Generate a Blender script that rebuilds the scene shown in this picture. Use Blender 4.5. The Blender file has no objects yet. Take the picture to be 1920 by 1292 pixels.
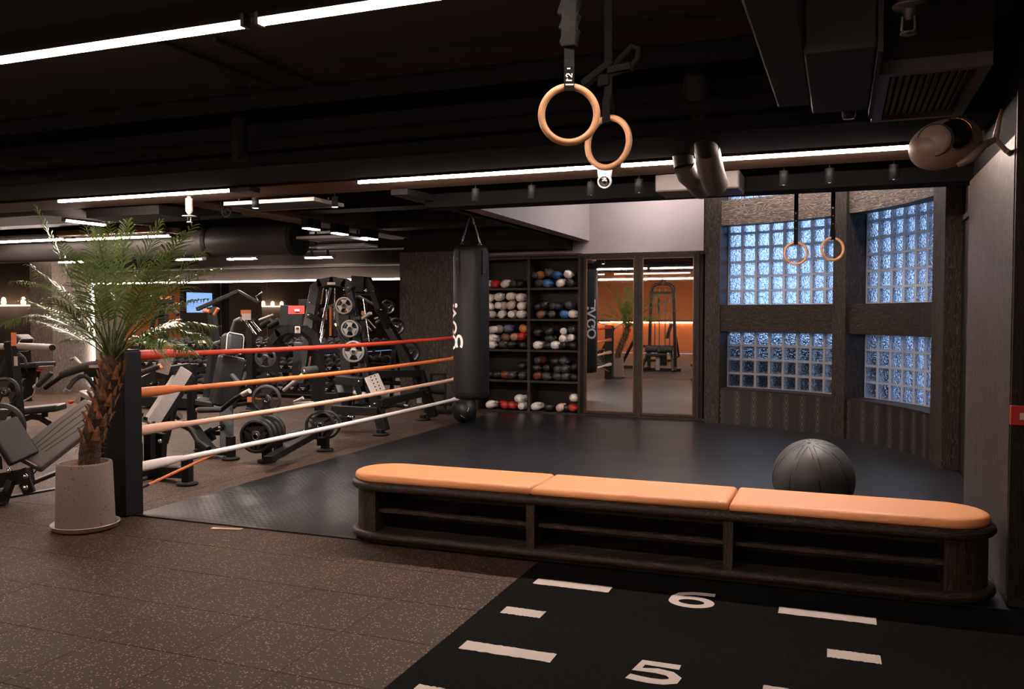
import bpy, math, random
from mathutils import Vector, Matrix, Quaternion
random.seed(7)
SC = bpy.context.scene
COL = SC.collection
PI = math.pi
V = Vector

# ------------------------------------------------------------ camera
CAMH, FPX, CX, CY = 1.53, 1600.0, 960.0, 646.0
PITCH = math.atan(57/FPX); YAW = math.atan(615/math.hypot(FPX, 57))
FW = V((-math.sin(YAW)*math.cos(PITCH), math.cos(YAW)*math.cos(PITCH), -math.sin(PITCH)))
RT = V((math.cos(YAW), math.sin(YAW), 0)); UP = RT.cross(FW)
cam = bpy.data.cameras.new('camera'); camo = bpy.data.objects.new('camera', cam); COL.objects.link(camo)
m = Matrix((RT, UP, -FW)).transposed().to_4x4(); m.translation = V((0, 0, CAMH)); camo.matrix_world = m
cam.sensor_width = 36; cam.lens = 36*FPX/1920; cam.clip_start = .05; cam.clip_end = 200
SC.camera = camo
SC.view_settings.view_transform = 'Standard'; SC.view_settings.look = 'None'
SC.view_settings.gamma = 1; SC.view_settings.use_curve_mapping = False
SC.view_settings.exposure = 0.0
SC.cycles.use_denoising = True
SC.cycles.max_bounces = 8; SC.cycles.diffuse_bounces = 3; SC.cycles.glossy_bounces = 4
SC.cycles.transmission_bounces = 6; SC.cycles.sample_clamp_indirect = 3.0
SC.cycles.caustics_reflective = False; SC.cycles.caustics_refractive = True
WARM = (1.0, .80, .68)
STRIP = 125.0      # radiance of the ceiling light strips
SPOTW = 60.0      # watts of each downlight
BAYSTRIP = 190.0

def ray(px, py): return FW + RT*((px-CX)/FPX) + UP*((CY-py)/FPX)
def q(px, py, Y):
    d = ray(px, py); return V((0, 0, CAMH)) + d*(Y/d.y)
def qz(px, py, z):
    d = ray(px, py); return V((0, 0, CAMH)) + d*((z-CAMH)/d.z)

# ------------------------------------------------------------ world: overcast blue daylight outside the block windows
w = bpy.data.worlds.new('daylight'); SC.world = w; w.use_nodes = True
nt = w.node_tree; nt.nodes.clear()
def N(nt, t, **k):
    n = nt.nodes.new(t)
    for a, b in k.items():
        if a in n.inputs.keys(): n.inputs[a].default_value = b
        else: setattr(n, a, b)
    return n
tc = N(nt, 'ShaderNodeTexCoord'); sx = N(nt, 'ShaderNodeSeparateXYZ'); nt.links.new(tc.outputs['Generated'], sx.inputs[0])
rp = N(nt, 'ShaderNodeValToRGB'); nt.links.new(sx.outputs['Z'], rp.inputs[0])
rp.color_ramp.elements[0].position = 0.0; rp.color_ramp.elements[0].color = (.36, .56, .98, 1)
rp.color_ramp.elements[1].position = .5; rp.color_ramp.elements[1].color = (.52, .70, 1.0, 1)
bg = N(nt, 'ShaderNodeBackground', Strength=2.0); nt.links.new(rp.outputs[0], bg.inputs[0])
wo = N(nt, 'ShaderNodeOutputWorld'); nt.links.new(bg.outputs[0], wo.inputs[0])

# ------------------------------------------------------------ materials
MT = {}
def mat(name, col=(.02, .02, .02), rough=.5, metal=0., emit=None, es=0., bump=None, noise=None, spec=.5, coat=0.):
    """noise=(scale, colour2, lo, hi) mixes a second colour; bump=(scale, strength)"""
    m = bpy.data.materials.new(name); m.use_nodes = True; nt = m.node_tree; b = nt.nodes['Principled BSDF']
    b.inputs['Base Color'].default_value = (*col, 1); b.inputs['Roughness'].default_value = rough
    b.inputs['Metallic'].default_value = metal; b.inputs['Specular IOR Level'].default_value = spec
    b.inputs['Coat Weight'].default_value = coat
    g = N(nt, 'ShaderNodeNewGeometry')
    if emit: b.inputs['Emission Color'].default_value = (*emit, 1); b.inputs['Emission Strength'].default_value = es
    if noise:
        n = N(nt, 'ShaderNodeTexNoise', Scale=noise[0], Detail=3.); nt.links.new(g.outputs['Position'], n.inputs['Vector'])
        r = N(nt, 'ShaderNodeValToRGB'); nt.links.new(n.outputs['Fac'], r.inputs[0])
        r.color_ramp.elements[0].position = noise[2]; r.color_ramp.elements[0].color = (*col, 1)
        r.color_ramp.elements[1].position = noise[3]; r.color_ramp.elements[1].color = (*noise[1], 1)
        nt.links.new(r.outputs[0], b.inputs['Base Color'])
    if bump:
        n = N(nt, 'ShaderNodeTexNoise', Scale=bump[0], Detail=3.); nt.links.new(g.outputs['Position'], n.inputs['Vector'])
        bp = N(nt, 'ShaderNodeBump', Strength=bump[1], Distance=.01); nt.links.new(n.outputs['Fac'], bp.inputs['Height'])
        nt.links.new(bp.outputs[0], b.inputs['Normal'])
    MT[name] = m; return m

def math_(nt, op, a, b=None, c=None):
    n = nt.nodes.new('ShaderNodeMath'); n.operation = op
    for i, v in enumerate((a, b, c)):
        if v is None: continue
        if isinstance(v, (int, float)): n.inputs[i].default_value = v
        else: nt.links.new(v, n.inputs[i])
    return n.outputs[0]

def wood(name, base, line, axis='z', rough=.5, amt=1.0, arc=False):
    """dark brushed oak: fine streaks along the grain plus wandering pale growth lines"""
    m = bpy.data.materials.new(name); m.use_nodes = True; nt = m.node_tree; b = nt.nodes['Principled BSDF']
    g = N(nt, 'ShaderNodeNewGeometry'); sp = N(nt, 'ShaderNodeSeparateXYZ'); nt.links.new(g.outputs['Position'], sp.inputs[0])
    x, y, z = sp.outputs
    across = math_(nt, 'ADD', x, y) if axis == 'z' else z
    along = z if axis == 'z' else math_(nt, 'SUBTRACT', x, y)
    dep = math_(nt, 'SUBTRACT', x, y) if axis == 'z' else math_(nt, 'ADD', x, y)
    if arc:   # grain measured round the curved wall
        u = math_(nt, 'MULTIPLY', math_(nt, 'ARCTAN2', math_(nt, 'SUBTRACT', y, 8.88), math_(nt, 'SUBTRACT', x, -2.29)), 3.31)
        rr_ = math_(nt, 'SQRT', math_(nt, 'ADD', math_(nt, 'POWER', math_(nt, 'SUBTRACT', y, 8.88), 2.), math_(nt, 'POWER', math_(nt, 'SUBTRACT', x, -2.29), 2.)))
        across, along = (math_(nt, 'ADD', u, rr_), z) if axis == 'z' else (z, u)
        dep = math_(nt, 'MULTIPLY', u, 0.)
    c1 = N(nt, 'ShaderNodeCombineXYZ'); nt.links.new(math_(nt, 'MULTIPLY', across, 120.), c1.inputs[0]); nt.links.new(math_(nt, 'MULTIPLY', along, 4.), c1.inputs[1]); nt.links.new(math_(nt, 'MULTIPLY', dep, 60.), c1.inputs[2])
    n1 = N(nt, 'ShaderNodeTexNoise', Scale=1., Detail=2.); nt.links.new(c1.outputs[0], n1.inputs['Vector'])
    c2 = N(nt, 'ShaderNodeCombineXYZ'); nt.links.new(math_(nt, 'MULTIPLY', across, 6.), c2.inputs[0]); nt.links.new(math_(nt, 'MULTIPLY', along, .9), c2.inputs[1])
    n2 = N(nt, 'ShaderNodeTexNoise', Scale=1., Detail=3., Roughness=.6); nt.links.new(c2.outputs[0], n2.inputs['Vector'])
    rings = math_(nt, 'FRACT', math_(nt, 'MULTIPLY', n2.outputs['Fac'], 22.))
    ln = math_(nt, 'POWER', rings, 5.0)
    f = math_(nt, 'MULTIPLY', math_(nt, 'ADD', math_(nt, 'MULTIPLY', ln, .55*amt), math_(nt, 'MULTIPLY', math_(nt, 'POWER', n1.outputs['Fac'], 2.8), .85)), 1.0)
    mx = N(nt, 'ShaderNodeMix', data_type='RGBA', clamp_factor=True); nt.links.new(f, mx.inputs[0])
    mx.inputs[6].default_value = (*base, 1); mx.inputs[7].default_value = (*line, 1)
    nt.links.new(mx.outputs[2], b.inputs['Base Color']); b.inputs['Roughness'].default_value = rough; b.inputs['Specular IOR Level'].default_value = .25
    bp = N(nt, 'ShaderNodeBump', Strength=.25, Distance=.004); nt.links.new(n1.outputs['Fac'], bp.inputs['Height']); nt.links.new(bp.outputs[0], b.inputs['Normal'])
    MT[name] = m; return m

ARC_O = (-2.29, 8.88); ARC_R = 3.31
def chevron(name, base, line):
    """veneer leaves side by side round the curved wall, each with pointed growth lines"""
    m = bpy.data.materials.new(name); m.use_nodes = True; nt = m.node_tree; b = nt.nodes['Principled BSDF']
    g = N(nt, 'ShaderNodeNewGeometry'); sp = N(nt, 'ShaderNodeSeparateXYZ'); nt.links.new(g.outputs['Position'], sp.inputs[0])
    x, y, z = sp.outputs
    u = math_(nt, 'MULTIPLY', math_(nt, 'ARCTAN2', math_(nt, 'SUBTRACT', y, ARC_O[1]), math_(nt, 'SUBTRACT', x, ARC_O[0])), ARC_R/.24)
    t = math_(nt, 'ABSOLUTE', math_(nt, 'SUBTRACT', math_(nt, 'FRACT', u), .5))
    nn = N(nt, 'ShaderNodeTexNoise', Scale=9., Detail=3.); nt.links.new(g.outputs['Position'], nn.inputs['Vector'])
    k = math_(nt, 'ADD', math_(nt, 'MULTIPLY', z, 12.), math_(nt, 'MULTIPLY', t, -9.))
    k = math_(nt, 'ADD', k, math_(nt, 'MULTIPLY', nn.outputs['Fac'], 1.3))
    ln = math_(nt, 'POWER', math_(nt, 'FRACT', k), 4.)
    msk = math_(nt, 'MAXIMUM', math_(nt, 'SUBTRACT', 1., math_(nt, 'MULTIPLY', t, 4.)), 0.05)
    f = math_(nt, 'MULTIPLY', ln, msk)
    c1 = N(nt, 'ShaderNodeCombineXYZ'); nt.links.new(math_(nt, 'MULTIPLY', u, 30.), c1.inputs[0]); nt.links.new(math_(nt, 'MULTIPLY', z, 4.), c1.inputs[1])
    n1 = N(nt, 'ShaderNodeTexNoise', Scale=1., Detail=2.); nt.links.new(c1.outputs[0], n1.inputs['Vector'])
    f = math_(nt, 'ADD', f, math_(nt, 'MULTIPLY', math_(nt, 'POWER', n1.outputs['Fac'], 3.), .22))
    mx = N(nt, 'ShaderNodeMix', data_type='RGBA', clamp_factor=True); nt.links.new(f, mx.inputs[0])
    mx.inputs[6].default_value = (*base, 1); mx.inputs[7].default_value = (*line, 1)
    nt.links.new(mx.outputs[2], b.inputs['Base Color']); b.inputs['Roughness'].default_value = .5
    MT[name] = m; return m

wood('wood', (.014, .010, .0085), (.11, .080, .066)); wood('wood_h', (.014, .010, .0085), (.11, .080, .066), 'x')
wood('wood_lit', (.05, .040, .035), (.30, .24, .21)); wood('wood_mid', (.015, .0115, .010), (.15, .115, .098), amt=1.3); wood('wood_bay_lit', (.035, .026, .022), (.42, .33, .28), 'x', amt=1.3, arc=True); wood('wood_arc_shaded', (.0065, .0048, .004), (.085, .063, .052), 'x', amt=1.2, arc=True); wood('wood_post', (.008, .006, .005), (.12, .088, .074), amt=1.2, arc=True)  # paler bay header, darker band and sill: light falloff put into the colour
wood('wood_dark', (.0035, .003, .0028), (.030, .024, .021), amt=1.5)
chevron('wood_chevron', (.0045, .0034, .0028), (.24, .18, .15))  # base darkened too, for the falloff of light down the bay
mat('concrete_dark', (.026, .020, .0175), .9, noise=(2., (.034, .026, .023), .3, .7), spec=.1)
mat('soffit_black', (.0045, .0042, .0042), .85, spec=.1)
mat('plaster', (.42, .37, .37), .95, bump=(30., .1), noise=(1.5, (.48, .42, .42), .3, .7))
mat('duct_grey', (.034, .031, .030), .5, noise=(4., (.048, .044, .042), .3, .7), spec=.3)
mat('duct_dark', (.008, .0072, .0068), .65, noise=(3., (.013, .0115, .0105), .3, .7), spec=.2)
mat('beam_brown', (.10, .058, .038), .8, noise=(2., (.125, .075, .05), .3, .7), spec=.25)
mat('lagging', (.055, .049, .047), .5, bump=(14., .5))
mat('black_metal', (.006, .006, .0065), .40, spec=.35); mat('satin_black', (.007, .007, .0075), .55, spec=.25)
mat('dark_grey_metal', (.030, .030, .032), .35, .3); mat('grey_metal', (.10, .10, .105), .4, .4)
mat('silver_paint', (.42, .38, .36), .4, .3, noise=(30., (.5, .46, .44), .3, .7)); mat('chrome', (.75, .73, .72), .14, 1.)
mat('plate_light', (.34, .33, .32), .42, .3); mat('plate_grey', (.045, .043, .042), .42, .3); mat('plate_black', (.014, .014, .014), .42, bump=(90., .1))
mat('rubber', (.009, .009, .009), .65, spec=.3); mat('foam', (.03, .028, .028), .75, bump=(200., .15))
mat('leather_black', (.009, .0088, .009), .45, bump=(160., .15)); mat('leather_grey', (.10, .088, .082), .45, bump=(120., .15))
mat('piping', (.62, .52, .44), .6); mat('red_card', (.38, .015, .012), .5); mat('sticker', (.55, .45, .40), .5)
mat('sticker_orange', (.60, .16, .05), .5); mat('red_knob', (.65, .04, .02), .35); mat('white_print', (.75, .70, .67), .6)
mat('bag', (.005, .005, .0056), .5, bump=(60., .12), spec=.3); mat('ball_rubber', (.042, .040, .040), .48, bump=(300., .12))
mat('strap', (.005, .005, .005), .85, spec=.12); mat('ring_wood', (.52, .26, .13), .42, noise=(20., (.62, .34, .18), .35, .7))
mat('concrete_pot', (.21, .165, .148), .85, bump=(60., .1), noise=(55., (.10, .075, .068), .62, .70))
mat('saucer', (.62, .53, .48), .5); mat('soil', (.30, .10, .04), .95, bump=(80., 1.), noise=(60., (.08, .035, .02), .4, .6))
mat('trunk', (.075, .042, .026), .95, bump=(70., 1.), noise=(30., (.03, .018, .012), .4, .6)); mat('leaf_base', (.30, .13, .055), .85, bump=(90., .8), noise=(25., (.13, .06, .03), .4, .65))
mat('rope_red', (.70, .055, .022), .55); mat('rope_orange', (.82, .22, .055), .55); mat('rope_peach', (.90, .52, .36), .55); mat('rope_white', (.86, .77, .74), .55)
mat('orange_leather', (.88, .36, .14), .50, bump=(150., .25)); mat('orange_seam', (.60, .17, .05), .6)
mat('gold', (.75, .36, .16), .16, 1.); mat('speaker_white', (.22, .165, .14), .4); mat('speaker_black', (.004, .004, .004), .2)
mat('brass', (.75, .55, .38), .3, 1.); mat('camera_silver', (.20, .20, .205), .35, .4); mat('glass_dark', (.003, .003, .003), .05)
mat('mirror_glass', (.86, .84, .83), .012, 1.); mat('frame_copper', (.17, .085, .045), .35, .5)
mat('orange_wall', (.55, .17, .055), .8, bump=(3., .1)); mat('white_box', (.5, .46, .44), .6)
mat('glow_strip', (.8, .8, .8), .5, emit=WARM, es=STRIP); mat('glow_near', (.8, .8, .8), .5, emit=WARM, es=75.); mat('glow_ring', (.8, .8, .8), .5, emit=WARM, es=225.); mat('glow_dim', (.8, .8, .8), .5, emit=WARM, es=12.); mat('glow_blue', (.1, .2, .5), .3, emit=(.25, .5, 1.), es=1.2); mat('glow_soft', (.8, .8, .8), .5, emit=WARM, es=6.)
mat('glow_led', (.8, .8, .8), .5, emit=(1, .88, .80), es=20.); mat('glow_bay', (.8, .8, .8), .5, emit=(1, .90, .86), es=BAYSTRIP)
mat('glow_lens', (.8, .8, .8), .5, emit=(.95, .93, 1.), es=7.); mat('glow_cove', (.8, .5, .3), .5, emit=(1., .52, .24), es=60.)
mat('glow_lamp', (.8, .6, .4), .5, emit=(1., .60, .33), es=7.); mat('glow_shelf', (.8, .6, .4), .5, emit=(1., .74, .52), es=10.)
mat('turf_white', (.74, .66, .62), .95, bump=(400., .6))
mat('backdrop_dark', (.012, .018, .014), .9, noise=(9., (.03, .04, .05), .4, .6)); mat('paving', (.10, .13, .17), .8)
mat('cloth_orange', (.35, .10, .04), .9)
for n, c in dict(white=(.86, .78, .74), cream=(.66, .50, .40), red=(.50, .03, .025), orange=(.62, .22, .07), tan=(.42, .22, .12), blue=(.05, .17, .42), navy=(.02, .07, .20),
                 slate=(.13, .14, .21), bronze=(.18, .085, .05), black=(.014, .014, .015), charcoal=(.045, .045, .048), maroon=(.16, .04, .02)).items():
    mat('glove_'+n, c, .4, bump=(120., .2))

# rubber granule floor tile: speckles of tan and white in dark brown
def speckle(name, base, base2, spk, dens, rough, scale, spec=.22):
    m = bpy.data.materials.new(name); m.use_nodes = True; nt = m.node_tree; b = nt.nodes['Principled BSDF']
    g = N(nt, 'ShaderNodeNewGeometry')
    v = N(nt, 'ShaderNodeTexVoronoi', Scale=scale, voronoi_dimensions='3D'); nt.links.new(g.outputs['Position'], v.inputs['Vector'])
    s = N(nt, 'ShaderNodeSeparateXYZ'); nt.links.new(v.outputs['Color'], s.inputs[0])
    on = math_(nt, 'LESS_THAN', s.outputs[0], dens); near = math_(nt, 'LESS_THAN', v.outputs['Distance'], .36)
    f = math_(nt, 'MULTIPLY', on, near)
    n = N(nt, 'ShaderNodeTexNoise', Scale=2.2, Detail=4.); nt.links.new(g.outputs['Position'], n.inputs['Vector'])
    oi = N(nt, 'ShaderNodeObjectInfo')
    k = math_(nt, 'ADD', math_(nt, 'MULTIPLY', n.outputs['Fac'], .8), math_(nt, 'MULTIPLY', oi.outputs['Random'], .35))
    m1 = N(nt, 'ShaderNodeMix', data_type='RGBA'); nt.links.new(k, m1.inputs[0]); m1.inputs[6].default_value = (*base, 1); m1.inputs[7].default_value = (*base2, 1)
    m2 = N(nt, 'ShaderNodeMix', data_type='RGBA'); nt.links.new(f, m2.inputs[0]); nt.links.new(m1.outputs[2], m2.inputs[6]); m2.inputs[7].default_value = (*spk, 1)
    nt.links.new(m2.outputs[2], b.inputs['Base Color']); b.inputs['Roughness'].default_value = rough; b.inputs['Specular IOR Level'].default_value = spec
    bn = N(nt, 'ShaderNodeTexNoise', Scale=260., Detail=2.); nt.links.new(g.outputs['Position'], bn.inputs['Vector'])
    bp = N(nt, 'ShaderNodeBump', Strength=.5, Distance=.003); nt.links.new(bn.outputs['Fac'], bp.inputs['Height']); nt.links.new(bp.outputs[0], b.inputs['Normal'])
    MT[name] = m
speckle('tile', (.029, .0180, .0140), (.054, .034, .0265), (.42, .21, .12), .24, .62, 95.)
speckle('turf', (.0045, .0044, .0044), (.0078, .0075, .0075), (.022, .021, .021), .35, 1.0, 150., .06)
# ring mat: fine diagonal ribbing
def ribbed():
    m = bpy.data.materials.new('ring_mat'); m.use_nodes = True; nt = m.node_tree; b = nt.nodes['Principled BSDF']
    g = N(nt, 'ShaderNodeNewGeometry'); sp = N(nt, 'ShaderNodeSeparateXYZ'); nt.links.new(g.outputs['Position'], sp.inputs[0])
    x, y, z = sp.outputs
    wv = math_(nt, 'MULTIPLY', math_(nt, 'SINE', math_(nt, 'MULTIPLY', x, 90.)), .010)
    h = math_(nt, 'SINE', math_(nt, 'MULTIPLY', math_(nt, 'ADD', math_(nt, 'ADD', y, wv), math_(nt, 'MULTIPLY', x, .12)), 105.))
    bp = N(nt, 'ShaderNodeBump', Strength=.14, Distance=.003); nt.links.new(h, bp.inputs['Height']); nt.links.new(bp.outputs[0], b.inputs['Normal'])
    n = N(nt, 'ShaderNodeTexNoise', Scale=1.3, Detail=3.); nt.links.new(g.outputs['Position'], n.inputs['Vector'])
    r = N(nt, 'ShaderNodeMapRange'); nt.links.new(n.outputs['Fac'], r.inputs[0]); r.inputs[3].default_value = .28; r.inputs[4].default_value = .42
    nt.links.new(r.outputs[0], b.inputs['Roughness']); b.inputs['Base Color'].default_value = (.0095, .0095, .012, 1)
    MT['ring_mat'] = m
ribbed()
# leaf
m = mat('leaf', (.055, .105, .022), .24, noise=(9., (.20, .27, .10), .40, .66)); 
nt = m.node_tree; pb_ = nt.nodes['Principled BSDF']; tr_ = N(nt, 'ShaderNodeBsdfTranslucent'); tr_.inputs[0].default_value = (.20, .30, .07, 1); mx_ = N(nt, 'ShaderNodeMixShader', Fac=.22)
nt.links.new(pb_.outputs[0], mx_.inputs[1]); nt.links.new(tr_.outputs[0], mx_.inputs[2]); nt.links.new(mx_.outputs[0], nt.nodes['Material Output'].inputs[0])
# glass block: wavy clear pane and frosted rim
def glassm(name, col, rough, sc, st, white=0.):
    m = bpy.data.materials.new(name); m.use_nodes = True; nt = m.node_tree; nt.nodes.clear()
    g = N(nt, 'ShaderNodeNewGeometry'); gl = N(nt, 'ShaderNodeBsdfGlass', IOR=1.35, Roughness=rough); gl.inputs[0].default_value = (*col, 1)
    n = N(nt, 'ShaderNodeTexNoise', Scale=sc, Detail=1.5, Distortion=1.6); nt.links.new(g.outputs['Position'], n.inputs['Vector'])
    bp = N(nt, 'ShaderNodeBump', Strength=st, Distance=.03); nt.links.new(n.outputs['Fac'], bp.inputs['Height']); nt.links.new(bp.outputs[0], gl.inputs['Normal'])
    out = N(nt, 'ShaderNodeOutputMaterial')
    if white:
        tr = N(nt, 'ShaderNodeBsdfTranslucent'); tr.inputs[0].default_value = (.95, .93, .93, 1)
        df = N(nt, 'ShaderNodeBsdfDiffuse'); df.inputs[0].default_value = (.8, .76, .75, 1)
        a = N(nt, 'ShaderNodeMixShader', Fac=.4); nt.links.new(tr.outputs[0], a.inputs[1]); nt.links.new(df.outputs[0], a.inputs[2])
        b = N(nt, 'ShaderNodeMixShader', Fac=white); nt.links.new(gl.outputs[0], b.inputs[1]); nt.links.new(a.outputs[0], b.inputs[2]); nt.links.new(b.outputs[0], out.inputs[0])
    else: nt.links.new(gl.outputs[0], out.inputs[0])
    MT[name] = m
glassm('glass_pane', (.93, .96, 1.), 0.02, 25., 1.0); glassm('glass_rim', (.9, .94, 1.), .25, 20., .3, .8); glassm('mortar', (.9, .94, 1.), .3, 20., .1, .97)

# ------------------------------------------------------------ mesh building
WL = {}
class G:
    def __init__(s): s.v = []; s.f = []; s.sm = []; s.mi = []
    def add(s, vs, fs, smooth=False, mi=0):
        o = len(s.v); s.v += [V(a) for a in vs]; s.f += [tuple(i+o for i in f) for f in fs]; s.sm += [smooth]*len(fs); s.mi += [mi]*len(fs); return s
    def box(s, lo, hi, mi=0):
        x0, y0, z0 = lo; x1, y1, z1 = hi
        return s.add([(x0, y0, z0), (x1, y0, z0), (x1, y1, z0), (x0, y1, z0), (x0, y0, z1), (x1, y0, z1), (x1, y1, z1), (x0, y1, z1)],
                     [(0, 3, 2, 1), (4, 5, 6, 7), (0, 1, 5, 4), (1, 2, 6, 5), (2, 3, 7, 6), (3, 0, 4, 7)], mi=mi)
    def bar(s, p, r, w, h=None, up=None):
        """box-section bar from p to r: w across (horizontal), h the other way"""
        p = V(p); r = V(r); h = h or w; d = (r-p).normalized(); up = V(up) if up else (V((0, 0, 1)) if abs(d.z) < .93 else V((0, 1, 0)))
        a = d.cross(up).normalized(); b = a.cross(d).normalized(); a *= w/2; b *= h/2
        return s.add([p-a-b, p+a-b, p+a+b, p-a+b, r-a-b, r+a-b, r+a+b, r-a+b], [(0, 1, 2, 3), (7, 6, 5, 4), (0, 4, 5, 1), (1, 5, 6, 2), (2, 6, 7, 3), (3, 7, 4, 0)])
    def tube(s, pts, r, n=12, cap=True, closed=False):
        pts = [V(p) for p in pts]; rs = r if isinstance(r, (list, tuple)) else [r]*len(pts); m = len(pts); vs = []; a = None
        for i, p in enumerate(pts):
            d = (pts[(i+1) % m]-pts[i-1]) if closed else (pts[min(i+1, m-1)]-pts[max(i-1, 0)])
            d.normalize()
            if a is None: a = d.cross(V((0, 0, 1)) if abs(d.z) < .9 else V((0, 1, 0))).normalized()
            else: a = (a-d*a.dot(d)).normalized()
            b = d.cross(a)
            vs += [p+(a*math.cos(t)+b*math.sin(t))*rs[i] for t in [2*PI*k/n for k in range(n)]]
        fs = []
        for i in range(m if closed else m-1):
            j = (i+1) % m
            fs += [(i*n+k, i*n+(k+1) % n, j*n+(k+1) % n, j*n+k) for k in range(n)]
        s.add(vs, fs, True)
        if cap and not closed: s.add(vs[:n], [tuple(range(n))[::-1]]); s.add(vs[-n:], [tuple(range(n))])
        return s
    def lathe(s, prof, c=(0, 0, 0), ax=(0, 0, 1), n=32, sx=1., sy=1.):
        """prof = (radius, distance along axis)"""
        ax = V(ax).normalized(); a = ax.cross(V((0, 0, 1)) if abs(ax.z) < .9 else V((1, 0, 0))).normalized(); b = ax.cross(a); c = V(c); vs = []
        for r, h in prof: vs += [c+ax*h+a*(r*sx*math.cos(2*PI*k/n))+b*(r*sy*math.sin(2*PI*k/n)) for k in range(n)]
        fs = [(i*n+k, i*n+(k+1) % n, (i+1)*n+(k+1) % n, (i+1)*n+k) for i in range(len(prof)-1) for k in range(n)]
        return s.add(vs, fs, True)
    def prism(s, poly, z0, z1):
        n = len(poly); vs = [(x, y, z0) for x, y in poly]+[(x, y, z1) for x, y in poly]
        return s.add(vs, [tuple(range(n))[::-1], tuple(range(n, 2*n))]+[(i, (i+1) % n, n+(i+1) % n, n+i) for i in range(n)])
def obj(name, g, m, parent=None, label=None, bevel=0., keep=False, seg=2):
    """link a G as one mesh object with its origin at its own middle"""
    lo = V([min(v[i] for v in g.v) for i in range(3)]); hi = V([max(v[i] for v in g.v) for i in range(3)])
    c = V((0, 0, 0)) if keep else V(((lo.x+hi.x)/2, (lo.y+hi.y)/2, (lo.z+hi.z)/2))
    me = bpy.data.meshes.new(name); me.from_pydata([tuple(v-c) for v in g.v], [], g.f)
    for k in (m if isinstance(m, (list, tuple)) else [m]): me.materials.append(MT[k])
    me.polygons.foreach_set('use_smooth', g.sm); me.polygons.foreach_set('material_index', g.mi); me.update()
    o = bpy.data.objects.new(name, me); COL.objects.link(o); WL[o.name] = c
    if parent: o.parent = parent; o.location = c-WL[parent.name]
    else: o.location = c
    if label: o['label'] = label
    if bevel:
        b = o.modifiers.new('bevel', 'BEVEL'); b.width = bevel; b.segments = seg; b.limit_method = 'ANGLE'
        if seg > 2:
            for p in me.polygons: p.use_smooth = True
            sm = o.modifiers.new('wn', 'WEIGHTED_NORMAL')
    return o
def thing(name, label, cat, loc=(0, 0, 0), group=None):
    o = bpy.data.objects.new(name, None); COL.objects.link(o); o.location = loc; WL[o.name] = V(loc); o.empty_display_size = .1
    o['label'] = label; o['category'] = cat
    if group: o['group'] = group
    return o
def tag(o, label, cat, group=None):
    o['label'] = label; o['category'] = cat
    if group: o['group'] = group
    return o
def struct(name, g, m, parent=None, bevel=0.):
    o = obj(name, g, m, parent, bevel=bevel)
    if not parent: o['kind'] = 'structure'
    return o
def dup(r, loc=None, rot=None, label=None, parent=None):
    c = r.copy(); COL.objects.link(c)
    if parent: c.parent = parent
    for ch in r.children: dup(ch, parent=c)
    if loc is not None: c.location = loc
    if rot is not None: c.rotation_euler = rot
    if label: c['label'] = label
    WL[c.name] = V(c.location); return c
def ribbon(strokes, width, fn, thick=.0015, g=None):
    """strokes: polylines in glyph space, fn(x, y, lift) -> world point; flat print laid on a surface"""
    g = g or G()
    for si, (pts, closed) in enumerate(strokes):
        n = len(pts); lift = thick+.0005*(si % 3); L = []; R = []
        for i in range(n):
            a = V(pts[(i-1) % n]) if (closed or i) else V(pts[i]); b = V(pts[(i+1) % n]) if (closed or i < n-1) else V(pts[i])
            d = (b-a).normalized(); nn = V((-d.y, d.x)); p = V(pts[i]); L.append(p+nn*width/2); R.append(p-nn*width/2)
        vs = [fn(p.x, p.y, lift) for p in L]+[fn(p.x, p.y, lift) for p in R]
        g.add(vs, [(i, n+i, n+(i+1) % n, (i+1) % n) for i in range(n if closed else n-1)])
    return g
def ell(cx, cy, rx, ry, a0=0, a1=360, n=28):
    return [(cx+rx*math.cos(math.radians(a0+(a1-a0)*i/n)), cy+ry*math.sin(math.radians(a0+(a1-a0)*i/n))) for i in range(n+(0 if a1-a0 == 360 else 1))]
# ============================================================ THE SETTING
fl = G().box((-18, -8.7, -.12), (2.5, 13.3, -.010)); floor = struct('floor', fl, 'rubber')
# rubber tiles, half a metre square, chamfered so that the joints are recessed
def tile_g(x, y, w, h, z=0.):
    c = .0022; zb = -.010
    g = G(); x1 = x+w; y1 = y+h
    return g.add([(x, y, zb), (x1, y, zb), (x1, y1, zb), (x, y1, zb), (x, y, z-c), (x1, y, z-c), (x1, y1, z-c), (x, y1, z-c),
                  (x+c, y+c, z), (x1-c, y+c, z), (x1-c, y1-c, z), (x+c, y1-c, z)],
                 [(0, 1, 5, 4), (1, 2, 6, 5), (2, 3, 7, 6), (3, 0, 4, 7), (4, 5, 9, 8), (5, 6, 10, 9), (6, 7, 11, 10), (7, 4, 8, 11), (8, 9, 10, 11)])
PX, PY = .503, .5
cells = []
for i in range(1, 33):
    for j in range(-27, 17):
        x = -1.72-PX*i; y = 5.0+PY*j
        if x > -5.0 and y > 4.9: continue
        c = V((x+PX/2, y+PY/2, 0)); d = c-V((0, 0, CAMH)); zc = d.dot(FW); vis = zc > .5
        if vis: vis = -200 < CX+FPX*d.dot(RT)/zc < 2100 and CY-FPX*d.dot(UP)/zc < 1500
        cells.append((0 if vis else 1, d.length, x, y))
cells.sort()
proto = None
for k, (a, b, x, y) in enumerate(cells[:290]):
    if proto is None:
        proto = obj('rubber_tile', tile_g(x, y, PX-.0012, PY-.0012), 'tile', floor); pm = proto.data; continue
    o = bpy.data.objects.new('rubber_tile', pm); COL.objects.link(o); o.parent = floor
    o.location = V((x+PX/2, y+PY/2, -.005))-WL[floor.name]+V((-.001, -.001, random.uniform(-.0005, .0002)))
    o.rotation_euler = (random.uniform(-.0012, .0012), random.uniform(-.0012, .0012), 0)
rest = G()
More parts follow.
